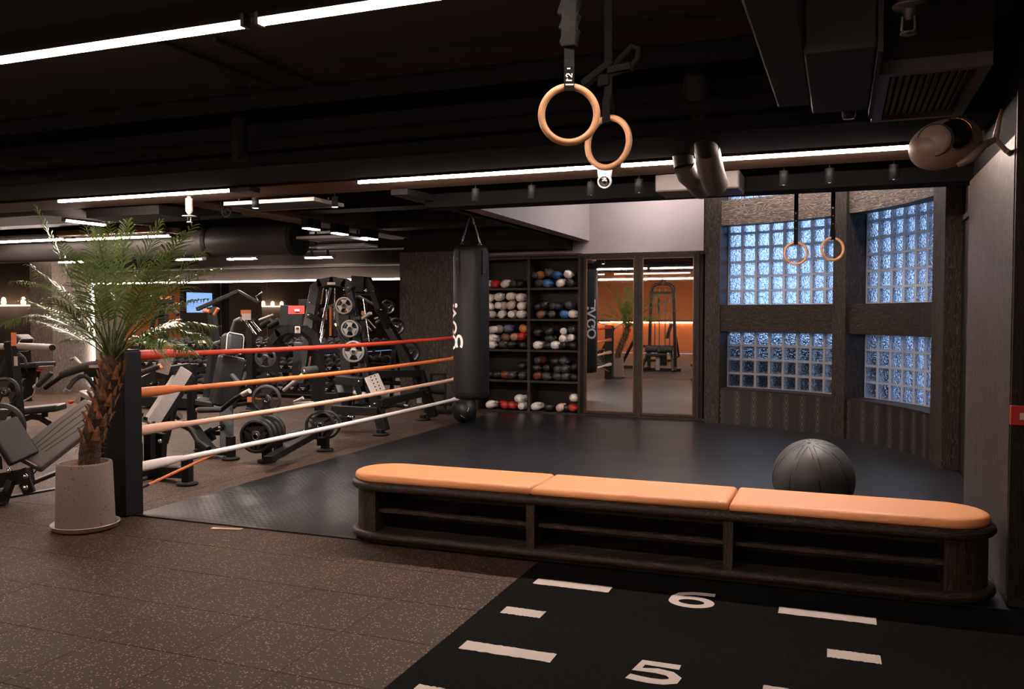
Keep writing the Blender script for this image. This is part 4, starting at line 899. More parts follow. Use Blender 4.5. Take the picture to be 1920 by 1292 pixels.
tp = [q(167, 882, PD), q(168, 850, PD), q(172, 820, PD), q(184, 780, PD), q(196, 745, PD), q(204, 715, PD), q(209, 688, PD), q(212, 665, PD)]
tp[0].z = zp-.06
obj('trunk', G().tube(tp, [.070, .072, .070, .068, .068, .070, .066, .045], 20), 'trunk', palm)
trunk = palm.children[-1]
def lb_g():
    g = G(); prof = [(-.030, .0, 0), (-.022, .012, .05), (-.010, .020, .10), (-.004, .028, .125)]
    w_ = [.032, .026, .012, .006]; vs = []
    for (dz, out, z_), ww in zip(prof, w_): vs += [(-ww, out*.6, z_), (0, out+.010, z_), (ww, out*.6, z_)]
    fs = []
    for i in range(3): fs += [(i*3, i*3+1, i*3+4, i*3+3), (i*3+1, i*3+2, i*3+5, i*3+4)]
    fs += [(0, 3, 6, 9, 11, 8, 5, 2)]
    return g.add(vs, fs)
lbm = None; cnt = 0
for i in range(60):
    tt_ = .26+.70*i/60; k = tt_*(len(tp)-1); j = min(int(k), len(tp)-2); cpt = tp[j]+(tp[j+1]-tp[j])*(k-j)
    a = i*2.399; u_ = V((math.cos(a), math.sin(a), 0)); p = cpt+u_*.066
    if lbm is None: o = obj('leaf_base', lb_g(), 'leaf_base', trunk, keep=True); lbm = o.data
    else: o = bpy.data.objects.new('leaf_base', lbm); COL.objects.link(o); o.parent = trunk
    o.location = p-WL[trunk.name]-V((0, 0, .05)); o.rotation_euler = (random.uniform(-.35, .0), random.uniform(-.22, .22), a-PI/2); s_ = random.uniform(.4, .9); o.scale = (s_*random.uniform(.8, 1.1), s_, s_)
g = G()
for i in range(150):   # loose trunk fibre
    tt_ = random.uniform(.02, .5); k = tt_*(len(tp)-1); j = min(int(k), len(tp)-2); cpt = tp[j]+(tp[j+1]-tp[j])*(k-j)
    a = random.uniform(0, 6.28); u_ = V((math.cos(a), math.sin(a), 0)); p = cpt+u_*.072; d_ = (u_+V((random.uniform(-.8, .8), random.uniform(-.8, .8), random.uniform(-1, 1)))).normalized()
    g.tube([p, p+d_*.02, p+d_*.035+V((0, 0, random.uniform(-.012, .012)))], .0012, 3, cap=False)
fb = obj('trunk_fibre', g, 'leaf_base', palm); fb['kind'] = 'stuff'
def frond(base, ctrl, tip, ll, seed, dens=1.):
    rnd = random.Random(seed); g = G(); M_ = 26
    bez = lambda s_: base*(1-s_)**2+ctrl*2*s_*(1-s_)+tip*s_*s_
    pts = [bez(i/M_) for i in range(M_+1)]; g.tube(pts, [.0062*(1-.8*i/M_)+.0008 for i in range(M_+1)], 5)
    nl = int(27*dens)
    for i in range(nl):
        s_ = .30+.70*i/(nl-1); p = bez(s_); d = (bez(min(s_+.02, 1.0))-bez(max(s_-.02, 0))).normalized()
        side = d.cross(V((0, 0, 1)));
        if side.length < .05: side = V((1, 0, 0))
        side.normalize(); up = side.cross(d)
        env = math.sin(PI*min(1, .02+.94*s_))**.55
        for sg in (-1, 1):
            l = 1.42*ll*env*rnd.uniform(.85, 1.1); fwd = .75+.55*s_+rnd.uniform(-.12, .12)
            dr = (side*sg+d*fwd+up*rnd.uniform(-.05, .40)).normalized(); w_ = .0062*rnd.uniform(.85, 1.15)
            b_ = dr.cross(up).normalized()*w_; drop = V((0, 0, -1))*l*.26
            a0 = p; a1 = p+dr*l*.35+drop*.1; a2 = p+dr*l*.7+drop*.6; a3 = p+dr*l*.96+drop*1.7
            g.add([a0-b_*.4, a0+b_*.4, a1-b_, a1+b_, a2-b_*.8, a2+b_*.8, a3], [(0, 1, 3, 2), (2, 3, 5, 4), (4, 5, 6)], False)
    return g
crown = tp[-1]
FR = [  # control px, tip px, depth offsets, leaflet length
 ((150, 560), (70, 392), -.25, .15), ((120, 520), (30, 528), .15, .15), ((95, 560), (12, 606), -.10, .15), ((150, 620), (60, 600), .15, .12),
 ((170, 540), (112, 455), .25, .16), ((205, 520), (180, 430), -.2, .16), ((225, 500), (240, 415), .15, .17), ((250, 520), (300, 418), .1, .19),
 ((260, 530), (345, 440), -.2, .17), ((290, 540), (385, 470), .2, .16), ((330, 510), (412, 505), 0., .16), ((290, 570), (390, 560), -.3, .16), ((300, 590), (400, 610), .1, .17),
 ((270, 600), (355, 660), -.2, .15), ((250, 610), (318, 672), .25, .13), ((230, 540), (205, 420), .4, .18), ((250, 540), (330, 470), -.45, .17), ((190, 570), (150, 480), -.45, .16),
 ((150, 590), (95, 560), -.4, .14), ((190, 590), (60, 500), -.35, .15), ((200, 560), (160, 420), .55, .16), ((255, 580), (330, 520), .5, .17), ((180, 620), (120, 640), .45, .11), ((260, 630), (330, 600), .55, .14), ((255, 560), (360, 425), -.1, .17), ((160, 600), (40, 560), .1, .16), ((300, 580), (392, 640), .1, .17)]
for i, (c_, tp_, dy, ll) in enumerate(FR):
    b_ = crown+V((random.uniform(-.02, .02), random.uniform(-.02, .02), -.03+random.uniform(-.03, .03)))
    obj('frond', frond(b_, q(*c_, PD+dy*.5), q(*tp_, PD+dy), ll, i, 1.0), 'leaf', palm)
for i in range(7):
    a = i*2.4; obj('petiole_stub', G().tube([crown+V((math.cos(a)*.03, math.sin(a)*.03, -.05)), crown+V((math.cos(a)*.09, math.sin(a)*.09, .10)), crown+V((math.cos(a)*.14, math.sin(a)*.14, .17))], [.010, .006, .003], 6), 'trunk', palm)
# ============================================================ GYM MIRROR WALL
ML, MR, MY, MZ0, MZ1 = -14.03, -6.66, 13.0, .08, 2.12
t = thing('wall_mirror', 'large panelled gym wall mirror framed by a white light line', 'mirror', ((ML+MR)/2, MY, MZ0))
nP = 7
for i in range(nP):
    a = ML+.06+(MR-ML-.06)*i/nP; b = ML+.06+(MR-ML-.06)*(i+1)/nP-.008
    obj('mirror_panel', G().box((a, MY, MZ0), (b, MY+.02, MZ1)), 'mirror_glass', t)
obj('backing', G().box((ML, MY+.021, MZ0-.02), (MR, MY+.05, MZ1+.02)), 'silver_paint', t)
obj('light_line', G().box((ML+.02, MY-.02, MZ1), (MR, MY+.02, MZ1+.028)), 'glow_led', t); obj('light_line', G().box((ML, MY-.02, MZ0), (ML+.03, MY+.02, MZ1+.028)), 'glow_led', t)
t = thing('wall_screen', 'blue lit wall screen on the gym side wall, seen in the gym mirror', 'screen', (-17.98, 5.4, 1.9))
obj('screen_case', G().box((-17.995, 4.85, 1.55), (-17.95, 6.0, 2.2)), 'satin_black', t); obj('screen_face', G().box((-17.95, 4.88, 1.58), (-17.945, 5.97, 2.17)), 'glow_blue', t)
t = thing('wall_shelf', 'lit wall shelf with lamps on the gym side wall, seen in the gym mirror', 'shelf', (-17.9, 2.0, 1.8)); obj('shelf_board', G().box((-17.995, 1.2, 1.78), (-17.75, 2.75, 1.80)), 'glow_shelf', t)
for yy in (1.5, 2.0, 2.5): obj('lamp', G().lathe([(.05, 0), (.06, .05), (.05, .14), (0, .17)], (-17.87, yy, 1.80), n=12), 'glow_lamp', t)
# lit shelves with small lamps at the far left
a = q(0, 572, 12.9); b = q(46, 574, 12.9)
t = thing('wall_shelf', 'thin lit wall shelf at the left photo edge', 'shelf', (a+b)/2)
obj('shelf_board', G().box((a.x-.6, 12.80, a.z-.02), (b.x, 13.05, a.z)), 'glow_shelf', t)
for px, lb in ((7, 'left'), (44, 'right')):
    p = q(px, 570, 12.9); p.z = a.z+.001
    t = thing('bottle_lamp', 'small glowing white lamp on the lit wall shelf, %s one' % lb, 'lamp', p)
    obj('lamp_base', G().lathe([(0, 0), (.04, 0), (.035, .02), (0, .02)], p, n=14), 'grey_metal', t); obj('lamp_shade', G().lathe([(.045, .02), (.05, .05), (.04, .13), (.02, .16), (0, .165)], p, n=14), 'glow_lamp', t)

# ============================================================ WEIGHT PLATES, DUMBBELLS
def plate_g(r, th=.04, solid=False):
    """three-spoke grip plate, axis along Y"""
    g = G(); n = 48
    g.lathe([(r*.84, -th*.5), (r*.97, -th*.5), (r, -th*.3), (r, th*.3), (r*.97, th*.5), (r*.84, th*.5), (r*.80, th*.2), (r*.80, -th*.2), (r*.84, -th*.5)], ax=(0, 1, 0), n=n)
    g.lathe([(r*.13, -th*.5), (r*.30, -th*.5), (r*.34, -th*.25), (r*.34, th*.25), (r*.30, th*.5), (r*.13, th*.5), (r*.13, -th*.5)], ax=(0, 1, 0), n=24)
    for k in range(3):
        a0 = PI/2+2*PI*k/3; vs = []
        for rr, hw in (((r*.28, .95), (r*.55, .93), (r*.84, .93)) if solid else ((r*.28, .62), (r*.55, .50), (r*.84, .56))):
            for s_ in (-1, 1):
                for y in (-th*.28, th*.28): a = a0+s_*hw; vs.append((rr*math.cos(a), y, rr*math.sin(a)))
        fs = []
        for i in range(2): o = i*4; fs += [(o, o+4, o+6, o+2), (o+1, o+3, o+7, o+5), (o, o+1, o+5, o+4), (o+2, o+6, o+7, o+3)]
        g.add(vs, fs)
    return g
PM = {}
def plate(c, r, m, label, yaw=0., th=.04, roll=0.):
    key = (r, m, th)
    t = thing('weight_plate', label, 'weight plate', c, 'weight plates on the machines')
    if key not in PM: o = obj('plate_disc', plate_g(r, th, th > .042), m, None, keep=True); PM[key] = o.data
    else: o = bpy.data.objects.new('plate_disc', PM[key]); COL.objects.link(o)
    o.parent = t; o.location = (0, 0, 0); h = obj('hub_ring', G().tube([(r*.16*math.cos(a), -th*.5, r*.16*math.sin(a)) for a in [2*PI*i/20 for i in range(20)]], .004, 6, closed=True), 'chrome', None, keep=True)
    h.parent = t; h.location = (0, 0, 0); t.rotation_euler = (0, roll, yaw); return t

def hexhead(y0, y1, r):
    g = G(); prof = [(r*.72, y0), (r, y0+.018), (r, y1-.018), (r*.72, y1)]
    vs = [(a_*math.cos(k*PI/4+PI/8), y, a_*math.sin(k*PI/4+PI/8)) for a_, y in prof for k in range(8)]
    g.add(vs, [(i*8+k, (i+1)*8+k, (i+1)*8+(k+1) % 8, i*8+(k+1) % 8) for i in range(3) for k in range(8)]); g.add(vs[:8], [tuple(range(8))]); g.add(vs[-8:], [tuple(range(8))[::-1]]); return g
DB = []
def dumbbell(c, s, label, grp, tilt):
    if s not in DB_:
        t = thing('dumbbell', label, 'dumbbell', c, grp)
        for nm, g, m_ in (('head', hexhead(-.175*s, -.065*s, .075*s), 'rubber'), ('head', hexhead(.065*s, .175*s, .075*s), 'rubber'), ('handle', G().tube([(0, -.065*s, 0), (0, -.03, 0), (0, .03, 0), (0, .065*s, 0)], [.014, .017, .017, .014], 10), 'chrome'),
                          ('head_print', G().box((-.038*s, -.1775*s, -.008), (.038*s, -.1755*s, .004)).box((-.012*s, -.1775*s, -.034), (.014*s, -.1755*s, -.022)), 'white_print')):
            o = obj(nm, g, m_, None, keep=True); o.parent = t; o.location = (0, 0, 0)
        DB_[s] = t
    else: t = dup(DB_[s], c, None, label); t['group'] = grp
    t.rotation_euler = (tilt, 0, 0); return t
DB_ = {}
ORD = ('first', 'second', 'third', 'fourth', 'fifth', 'sixth', 'seventh', 'eighth', 'ninth', 'tenth', 'eleventh', 'twelfth', 'thirteenth', 'fourteenth', 'fifteenth', 'sixteenth')
rk = 0
for x0, x1, lb in ((-12.3, -9.95, 'left'), (-9.75, -7.4, 'right')):
    t = thing('dumbbell_rack', 'three-tier black dumbbell rack before the gym mirror, %s one' % lb, 'rack', ((x0+x1)/2, 12.3, 0))
    for x in (x0+.05, x1-.05):
        obj('side_frame', G().bar((x, 12.05, .03), (x, 12.50, 1.0), .07, .05).bar((x, 11.95, .03), (x, 12.75, .03), .07, .05).bar((x, 12.6, .03), (x, 12.5, 1.0), .06, .05), 'black_metal', t)
    for yz in ((12.08, .28), (12.24, .62), (12.40, .96)):
        obj('tier_rail', G().bar((x0, yz[0]-.10, yz[1]-.035), (x1, yz[0]-.10, yz[1]-.035), .05, .02, up=(0, -.3, 1)).bar((x0, yz[0]+.12, yz[1]+.015), (x1, yz[0]+.12, yz[1]+.015), .05, .02, up=(0, -.3, 1)).bar((x0, yz[0]-.15, yz[1]-.05), (x1, yz[0]-.15, yz[1]-.05), .012, .06), 'black_metal', t)
    for ti, (y, z, tn_) in enumerate(((12.08, .28, 'lowest'), (12.24, .62, 'middle'), (12.40, .96, 'top'))):
        s = (1.15, 1.0, .85)[ti]; pitch = .195*s*.98; nn = int((x1-x0-.2)/pitch)
        for i in range(nn):
            dumbbell(V((x0+.14+pitch*i+.02, y, z+.066*s)), s, 'black dumbbell with white end print, %s from left on the %s tier, %s rack' % (ORD[i], tn_, lb), '%s tier dumbbells, %s rack' % (tn_, lb), .20)

# ============================================================ MACHINES
def P3(a): return a if isinstance(a, Vector) else q(*a)
class MC:
    def __init__(s, name, label, cat, loc, grp=None): s.t = thing(name, label, cat, V((loc.x, loc.y, 0)), grp)
    def b(s, nm, p, r_, w_=.06, h=None, m='black_metal', up=None, bev=.006): return obj(nm, G().bar(P3(p), P3(r_), w_, h, up), m, s.t, bevel=bev)
    def c(s, nm, pts, r_, m='black_metal', n=12): return obj(nm, G().tube([P3(p) for p in pts], r_, n), m, s.t)
    def arch(s, nm, pts, w_, h, m='black_metal'):
        g = G(); P = [P3(p) for p in pts]
        for a, b_ in zip(P[:-1], P[1:]): d = (b_-a).normalized()*h*.25; g.bar(a-d, b_+d, w_, h, up=None)
        return obj(nm, g, m, s.t)
    def foot(s, p, r_=.06, h=.35, w_=.08):
        p = P3(p); p.z = 0; o = obj('foot_post', G().bar(p+V((0, 0, .03)), p+V((0, 0, h)), w_, .07, up=(0, 1, 0)), 'black_metal', s.t, bevel=.008)
        obj('foot_disc', G().lathe([(0, .0), (r_*1.15, .0), (r_*1.25, .008), (r_*1.25, .016), (r_*.9, .03), (0, .03)], p+V((0, 0, .002)), n=24), 'rubber', s.t)
    def pad(s, nm, p, r_, w_, th, m='leather_black', up=None, pipe=True):
        p = P3(p); r_ = P3(r_); o = obj(nm, G().bar(p, r_, w_, th, up), m, s.t, bevel=min(th, w_)*.32, seg=4)
        if pipe:
            d = (r_-p).normalized(); u_ = V(up) if up else V((0, 0, 1)); a = d.cross(u_).normalized(); b_ = a.cross(d).normalized(); k = .90
            cs = [p+d*.03+a*w_*.5*k, r_-d*.03+a*w_*.5*k, r_-d*.004+a*w_*.36, r_-d*.004-a*w_*.36, r_-d*.03-a*w_*.5*k, p+d*.03-a*w_*.5*k, p+d*.004-a*w_*.36, p+d*.004+a*w_*.36]
            sg = 1 if (b_.dot(V((0, 0, CAMH))-(p+r_)/2) > 0) else -1
            obj('piping', G().tube([c+b_*sg*th*.36 for c in cs], .006, 5, closed=True), 'piping', o)
        return o
    def bolt(s, p, r_=.018): p = P3(p); d = (V((0, 0, CAMH))-p); d.z = 0; d.normalize(); return obj('bolt', G().lathe([(0, .016), (r_*.7, .014), (r_, .004), (r_, -.012)], p+d*.01, d, 10), 'chrome', s.t)
    def roller(s, p, r_, rad, m='foam'):
        p = P3(p); r_ = P3(r_); d = (r_-p).normalized(); o = obj('foam_roller', G().tube([p, p+d*.012, r_-d*.012, r_], [rad*.85, rad, rad, rad*.85], 20), m, s.t)
        obj('roller_cap', G().lathe([(rad*.45, .0), (rad*.40, .008), (0, .008)], p-d*.0, -d, 16), 'chrome', o); return o
    def card(s, nm, c, w_, h, m, up=(0, 0, 1), n_=None):
        c = P3(c); n_ = V(n_).normalized() if n_ else V((.45, -.88, 0)).normalized(); r_ = V(up).cross(n_).normalized(); u_ = n_.cross(r_)
        return obj(nm, G().add([c+r_*(a*w_/2)+u_*(b_*h/2)+n_*k for k in (0, .006) for a, b_ in ((-1, -1), (1, -1), (1, 1), (-1, 1))], [(0, 3, 2, 1), (4, 5, 6, 7), (0, 1, 5, 4), (1, 2, 6, 5), (2, 3, 7, 6), (3, 0, 4, 7)]), m, s.t)

# --- incline bench in the left foreground
b0 = V((-6.25, 5.0, 0))
M = MC('incline_bench', 'incline bench with long grooved grey-topped pad beside the potted palm', 'exercise bench', b0)
pa, pb = q(48, 868, 5.05), q(185, 765, 5.75)
o = M.pad('back_pad', pa, pb, .30, .085, 'leather_grey', up=(.5, -.3, 1))
d = (pb-pa).normalized(); a_ = d.cross(V((.5, -.3, 1))).normalized(); n_ = a_.cross(d).normalized()
n_ = n_ if n_.z > 0 else -n_
for k in (-.08, -.03, .03, .08): obj('stitched_groove', G().tube([pa+d*.14+n_*.042+a_*k*.7, pa+d*.45+n_*.0425+a_*k, pb-d*.05+n_*.042+a_*k], .004, 5), 'leather_black', o)
M.pad('seat_pad', q(2, 792, 4.95), q(46, 862, 5.02), .26, .07, up=(1, -.2, .5), pipe=False)
M.b('main_beam', q(-60, 912, 4.95), q(58, 890, 5.02), .07, .12); M.b('pivot_plate', q(38, 880, 4.98), q(56, 925, 5.0), .02, .11, m='black_metal')
M.bolt(q(48, 893, 4.96), .022); M.bolt(q(48, 914, 4.96), .022); M.bolt(q(17, 882, 4.93), .02)
M.b('cross_link', q(58, 906, 5.05), q(150, 868, 5.6), .045, .035); M.b('floor_beam', q(8, 936, 5.05), q(190, 905, 5.9), .055, .045)
M.c('gas_strut', [q(60, 892, 5.05), q(76, 873, 5.15), q(76, 873, 5.15), q(98, 848, 5.3)], [.006, .006, .013, .013]); M.c('support_bar', [q(98, 848, 5.3), q(120, 815, 5.5)], .012)
M.b('rear_leg', q(22, 900, 4.97), q(4, 948, 4.92), .06, .05, 'dark_grey_metal'); M.foot(V((-6.28, 4.86, 0)), .05, .12); M.foot(qz(186, 912, 0), .05, .10)
M.c('adjust_lever', [q(0, 855, 4.9), q(2, 880, 4.9)], .012)
plate(q(2, 800, 5.35), .205, 'plate_black', 'black plate half cut by the left photo edge behind the incline bench', .5)
# --- upright plate machine at the left edge
M = MC('plate_loaded_machine', 'tall black upright machine with pale horizontal bar end at the left photo edge', 'gym machine', q(40, 800, 6.6))
M.b('upright', q(20, 640, 6.6), q(46, 905, 6.6), .105, .09); M.b('brace', q(20, 660, 6.7), q(-6, 722, 6.7), .06, .05, 'dark_grey_metal')
M.c('sleeve_bar', [q(36, 649, 6.55), q(37, 649, 6.55), q(98, 652, 6.2)], [.030, .036, .036], 'silver_paint', 18); M.c('sleeve_bar', [q(-20, 649, 6.7), q(12, 650, 6.6)], .034, 'silver_paint', 18)
M.c('bar_end', [q(98, 652, 6.2), q(98.6, 652, 6.19)], .030, 'satin_black', 18)
M.card('maker_plate', q(26, 636, 6.53), .05, .14, 'sticker_orange'); M.card('instruction_label', q(30, 677, 6.53), .035, .10, 'sticker')
M.c('curl_handle', [q(34, 662, 6.5), q(46, 672, 6.5), q(50, 685, 6.5)], .014, 'dark_grey_metal'); M.b('base', q(46, 905, 6.6), q(0, 925, 6.0), .08)
M.foot(qz(50, 912, 0), .05, .15)
plate(q(10, 735, 6.4), .155, 'plate_black', 'black three-spoke plate low on the upright machine at the left edge', .35)
# --- machine with round head pads behind it
M = MC('seated_machine', 'dark seated machine with rounded head pad behind the left upright machine', 'gym machine', q(60, 740, 8.6))
M.pad('head_pad', q(36, 655, 8.6), q(47, 630, 8.6), .24, .16, up=(1, 0, 0)); M.pad('seat', q(50, 686, 8.6), q(87, 683, 8.4), .26, .07)
M.b('column', q(62, 690, 8.6), q(50, 750, 8.6), .10, .08); M.b('seat_post', q(72, 692, 8.5), q(68, 712, 8.5), .05); M.c('adjust_knob', [q(70, 694, 8.4), q(78, 694, 8.4)], .018, 'red_knob')
M.b('side_arm', q(36, 692, 8.5), q(47, 706, 8.5), .12, .05, 'dark_grey_metal'); M.b('side_arm', q(40, 720, 8.5), q(47, 708, 8.5), .05, .03, 'chrome'); M.foot(qz(52, 752, 0), .07, .2)
M.c('cable', [q(70, 708, 8.4), q(69, 722, 8.4), q(62, 742, 8.4), q(38, 756, 8.4), q(10, 762, 8.3)], .011, 'silver_paint'); M.c('grip', [q(30, 708, 8.6), q(37, 718, 8.6)], .03, 'dark_grey_metal')
# --- flat bench
M = MC('flat_bench', 'flat black bench with arched leg behind the incline bench', 'exercise bench', q(80, 800, 7.0))
M.pad('seat_pad', q(-12, 776, 6.8), q(117, 763, 7.15), .30, .075, m='leather_black'); M.b('post', q(84, 770, 7.05), q(84, 782, 7.05), .05)
M.arch('arched_leg', [q(44, 787, 6.95), q(60, 781, 7.), q(76, 783, 7.05), q(92, 793, 7.1), q(106, 810, 7.15), q(116, 830, 7.2)], .06, .06); M.foot(qz(118, 843, 0), .05, .06)
M.arch('arched_leg', [q(44, 787, 6.95), q(28, 800, 6.9), q(18, 830, 6.85)], .06, .06)
# --- lever press with curved foam handles
M = MC('lever_press', 'lever press machine with curved foam-gripped handles behind the palm trunk', 'gym machine', q(190, 800, 6.5))
M.c('foam_arm', [q(116, 703, 6.0), q(118, 702, 6.0), q(150, 690, 6.1), q(196, 681, 6.25), q(212, 681, 6.3)], [.030, .036, .042, .046, .04], 'foam', 18)
M.c('lever', [q(118, 704, 6.0), q(98, 718, 5.97), q(84, 728, 5.95)], .022, 'black_metal'); M.c('foam_grip', [q(96, 698, 5.95), q(94, 702, 5.95), q(72, 722, 5.9), q(70, 724, 5.9)], [.020, .024, .024, .022], 'foam', 14)
M.c('grip_ring', [q(70.5, 723, 5.9), q(66, 727, 5.9)], .028, 'silver_paint', 14)
M.c('curved_handle', [q(127, 730, 6.0), q(138, 714, 6.05), q(150, 706, 6.1), q(160, 705, 6.12), q(168, 712, 6.15), q(176, 724, 6.2), q(190, 731, 6.25)], .022, 'foam', 14)
M.c('grip_ring', [q(128, 729, 6.0), q(123, 735, 6.0)], .026, 'silver_paint', 14); M.c('hook_bar', [q(133, 674, 6.3), q(140, 671, 6.3), q(160, 692, 6.3)], .016, 'silver_paint')
M.card('instruction_label', q(176, 687, 6.10), .085, .028, 'sticker'); M.b('arm_plate', q(160, 694, 6.3), q(200, 700, 6.35), .05, .12); M.b('column', q(186, 690, 6.5), q(196, 860, 6.5), .09, .09)
bx = M.b('slide_housing', q(150, 742, 6.25), q(184, 760, 6.3), .12, .13, 'silver_paint', bev=.012); M.c('adjust_knob', [q(139, 753, 6.15), q(134, 754, 6.15), q(130, 754, 6.15)], [.006, .018, .016], 'red_knob')
for i in range(3): M.b('selector_slot', q(152+9*i, 748+4*i, 6.17), q(158+9*i, 751+4*i, 6.17), .012, .04, 'rubber', bev=0)
M.c('rail', [q(150, 812, 6.2), q(184, 772, 6.2)], .02, 'silver_paint'); M.foot(qz(196, 885, 0), .05, .12)
# --- machine right of the ring post with silver plate
M = MC('plate_press_machine', 'plate press machine with pale slanted beam and footplate just right of the ring post', 'gym machine', qz(300, 890, 0))
Y0 = 6.45
M.b('slanted_beam', q(347, 693, Y0+.35), q(276, 804, Y0), .10, .13, 'silver_paint'); M.b('slanted_beam_edge', q(352, 700, Y0+.42), q(286, 802, Y0+.08), .10, .14)
M.arch('arched_arm', [q(252, 730, Y0-.1), q(268, 714, Y0), q(290, 703, Y0+.1), q(318, 695, Y0+.2), q(350, 690, Y0+.4)], .07, .09)
M.b('footplate', q(240, 762, Y0-.35), q(276, 792, Y0-.2), .26, .02, 'silver_paint', bev=.004)
for i in range(4): M.b('selector_slot', q(246+8*i, 760+8*i, Y0-.45), q(252+8*i, 762+8*i, Y0-.45), .014, .03, 'rubber', bev=0)
M.b('gusset_leg', q(257, 830, Y0-.1), q(258, 872, Y0-.1), .09, .06); M.b('gusset_leg', q(280, 790, Y0), q(281, 872, Y0), .09, .07); M.b('gusset_leg', q(302, 812, Y0+.1), q(300, 872, Y0+.1), .10, .07)
M.b('brace', q(330, 742, Y0+.4), q(306, 830, Y0+.15), .07, .08); M.bolt(q(300, 827, Y0-.0), .022); M.bolt(q(259, 835, Y0-.2), .02)
M.b('floor_beam', q(258, 882, Y0-.2), q(352, 886, 6.1), .09, .10); M.foot(V((-5.44, 6.05, 0)), .075, .24, .085); M.foot(qz(262, 900, 0), .06, .12)
M.c('grip_handle', [q(262, 702, Y0-.1), q(264, 700, Y0-.1), q(298, 687, Y0-.05), q(300, 687, Y0-.05)], [.020, .028, .026, .022], 'foam', 14); M.c('grip_cap', [q(299, 687, Y0-.06), q(302, 686, Y0-.06)], .024, 'gold', 14)
M.card('instruction_label', q(312, 672, Y0), .12, .30, 'silver_paint', up=(.32, 0, 1)); M.card('label_header', q(316, 653, Y0-.01), .11, .06, 'sticker_orange', up=(.32, 0, 1))
M.c('cable', [q(252, 676, Y0), q(262, 697, Y0)], .008, 'silver_paint'); M.c('foam_roller', [q(323, 787, Y0+.6), q(338, 779, Y0+.6)], .036, 'foam', 14); M.b('link', q(296, 780, Y0+.5), q(323, 787, Y0+.6), .04)
M.c('link_bar', [q(322, 788, Y0+.4), q(358, 806, Y0+.2), q(372, 828, Y0+.1), q(392, 842, Y0)], .026); M.c('foot_peg', [q(363, 858, 6.4), q(380, 851, 6.5), q(396, 845, 6.6)], [.022, .026, .026], 'foam')
# --- seated machine with tall piped backrest
M = MC('seated_press_machine', 'seated press machine with tall white-piped backrest and round headrest', 'gym machine', qz(400, 850, 0))
Y0 = 7.6
M.pad('headrest', q(434, 664, Y0), q(437, 626, Y0+.05), .22, .16, up=(1, -.4, 0)); M.pad('backrest', q(416, 764, Y0), q(436, 668, Y0+.1), .30, .12, up=(1, -.5, 0))
M.pad('seat', q(369, 752, Y0-.1), q(405, 758, Y0), .30, .085); M.c('upright_tube', [q(386, 745, Y0+.5), q(392, 690, Y0+.5), q(396, 662, Y0+.5), q(404, 646, Y0+.5), q(416, 642, Y0+.5)], .035, 'dark_grey_metal', 14)
M.c('upright_tube', [q(396, 745, Y0+.6), q(402, 690, Y0+.6), q(407, 662, Y0+.6), q(414, 650, Y0+.6)], .035, 'dark_grey_metal', 14)
M.b('column', q(360, 682, Y0-.2), q(360, 800, Y0-.2), .085, .07); M.b('column_foot', q(360, 796, Y0-.2), q(398, 846, Y0-.4), .085, .07); M.c('grip', [q(372, 769, Y0-.3), q(373, 769, Y0-.3), q(416, 768, Y0-.2)], [.026, .032, .030], 'foam', 16)
M.c('grip_cap', [q(372, 769, Y0-.31), q(369.5, 769, Y0-.31)], .026, 'brass', 14); M.c('lever', [q(416, 768, Y0-.2), q(440, 748, Y0-.25), q(466, 734, Y0-.3)], .024); M.c('lever_grip', [q(455, 740, Y0-.32), q(468, 733, Y0-.32)], .028, 'silver_paint', 12)
M.b('seat_frame', q(424, 765, Y0), q(426, 848, Y0-.25), .14, .10, m='satin_black'); M.bolt(q(385, 787, Y0-.3)); M.bolt(q(412, 802, Y0-.35)); M.bolt(q(374, 832, Y0-.35))
M.b('brace', q(434, 702, Y0-.1), q(452, 722, Y0-.1), .05, .03, 'grey_metal'); M.b('link_bar', q(372, 818, Y0-.2), q(420, 798, Y0-.2), .04); M.b('link_bar', q(376, 812, Y0-.1), q(420, 812, Y0-.1), .05)
M.b('pivot_plate', q(370, 830, Y0-.2), q(400, 812, Y0-.2), .03, .14); M.foot(qz(433, 862, 0), .075, .25); M.foot(qz(374, 846, 0), .05, .12); M.b('floor_beam', q(380, 842, Y0-.2), q(435, 848, Y0-.3), .08)
M.card('maker_plate', q(380, 641, Y0), .10, .03, 'sticker')
# --- leverage machine with arch and red card
M = MC('arch_press_machine', 'plate-loaded machine with black arch, red card on top and plates facing the camera', 'gym machine', qz(540, 855, 0))
Y0 = 7.75
M.arch('arch_frame', [q(510, 712, Y0), q(508, 668, Y0), q(514, 640, Y0), q(526, 624, Y0), q(546, 616, Y0), (568, 618, Y0), (584, 630, Y0+.1), (594, 652, Y0+.15), (598, 700, Y0+.2), (596, 760, Y0+.2)], .12, .085)
M.arch('arch_inner_rim', [q(518, 690, Y0+.15), q(520, 660, Y0+.15), q(530, 640, Y0+.15), q(550, 628, Y0+.15)], .05, .05, 'dark_grey_metal')
M.b('sign_board', q(545, 612, Y0), q(547, 573, Y0), .24, .03, 'satin_black', up=(.45, -.88, 0)); M.card('red_card', q(556, 581, Y0-.12), .17, .088, 'red_card', n_=(.35, -.9, .1)); M.card('card_emblem', q(557, 582, Y0-.13), .05, .022, 'sticker', n_=(.35, -.9, .1))
M.b('counter', q(558, 612, Y0-.1), q(558, 625, Y0-.1), .055, .03, 'silver_paint', up=(.45, -.88, 0)); M.card('counter_screen', q(558, 616, Y0-.12), .03, .025, 'glass_dark')
M.b('front_column', q(500, 700, Y0-.2), q(500, 850, Y0-.35), .09, .08); M.b('lever_arm', q(470, 745, Y0-.1), q(512, 700, Y0-.1), .06, .05); M.b('side_plate', q(560, 642, Y0+.3), q(556, 706, Y0+.3), .10, .04, 'grey_metal')
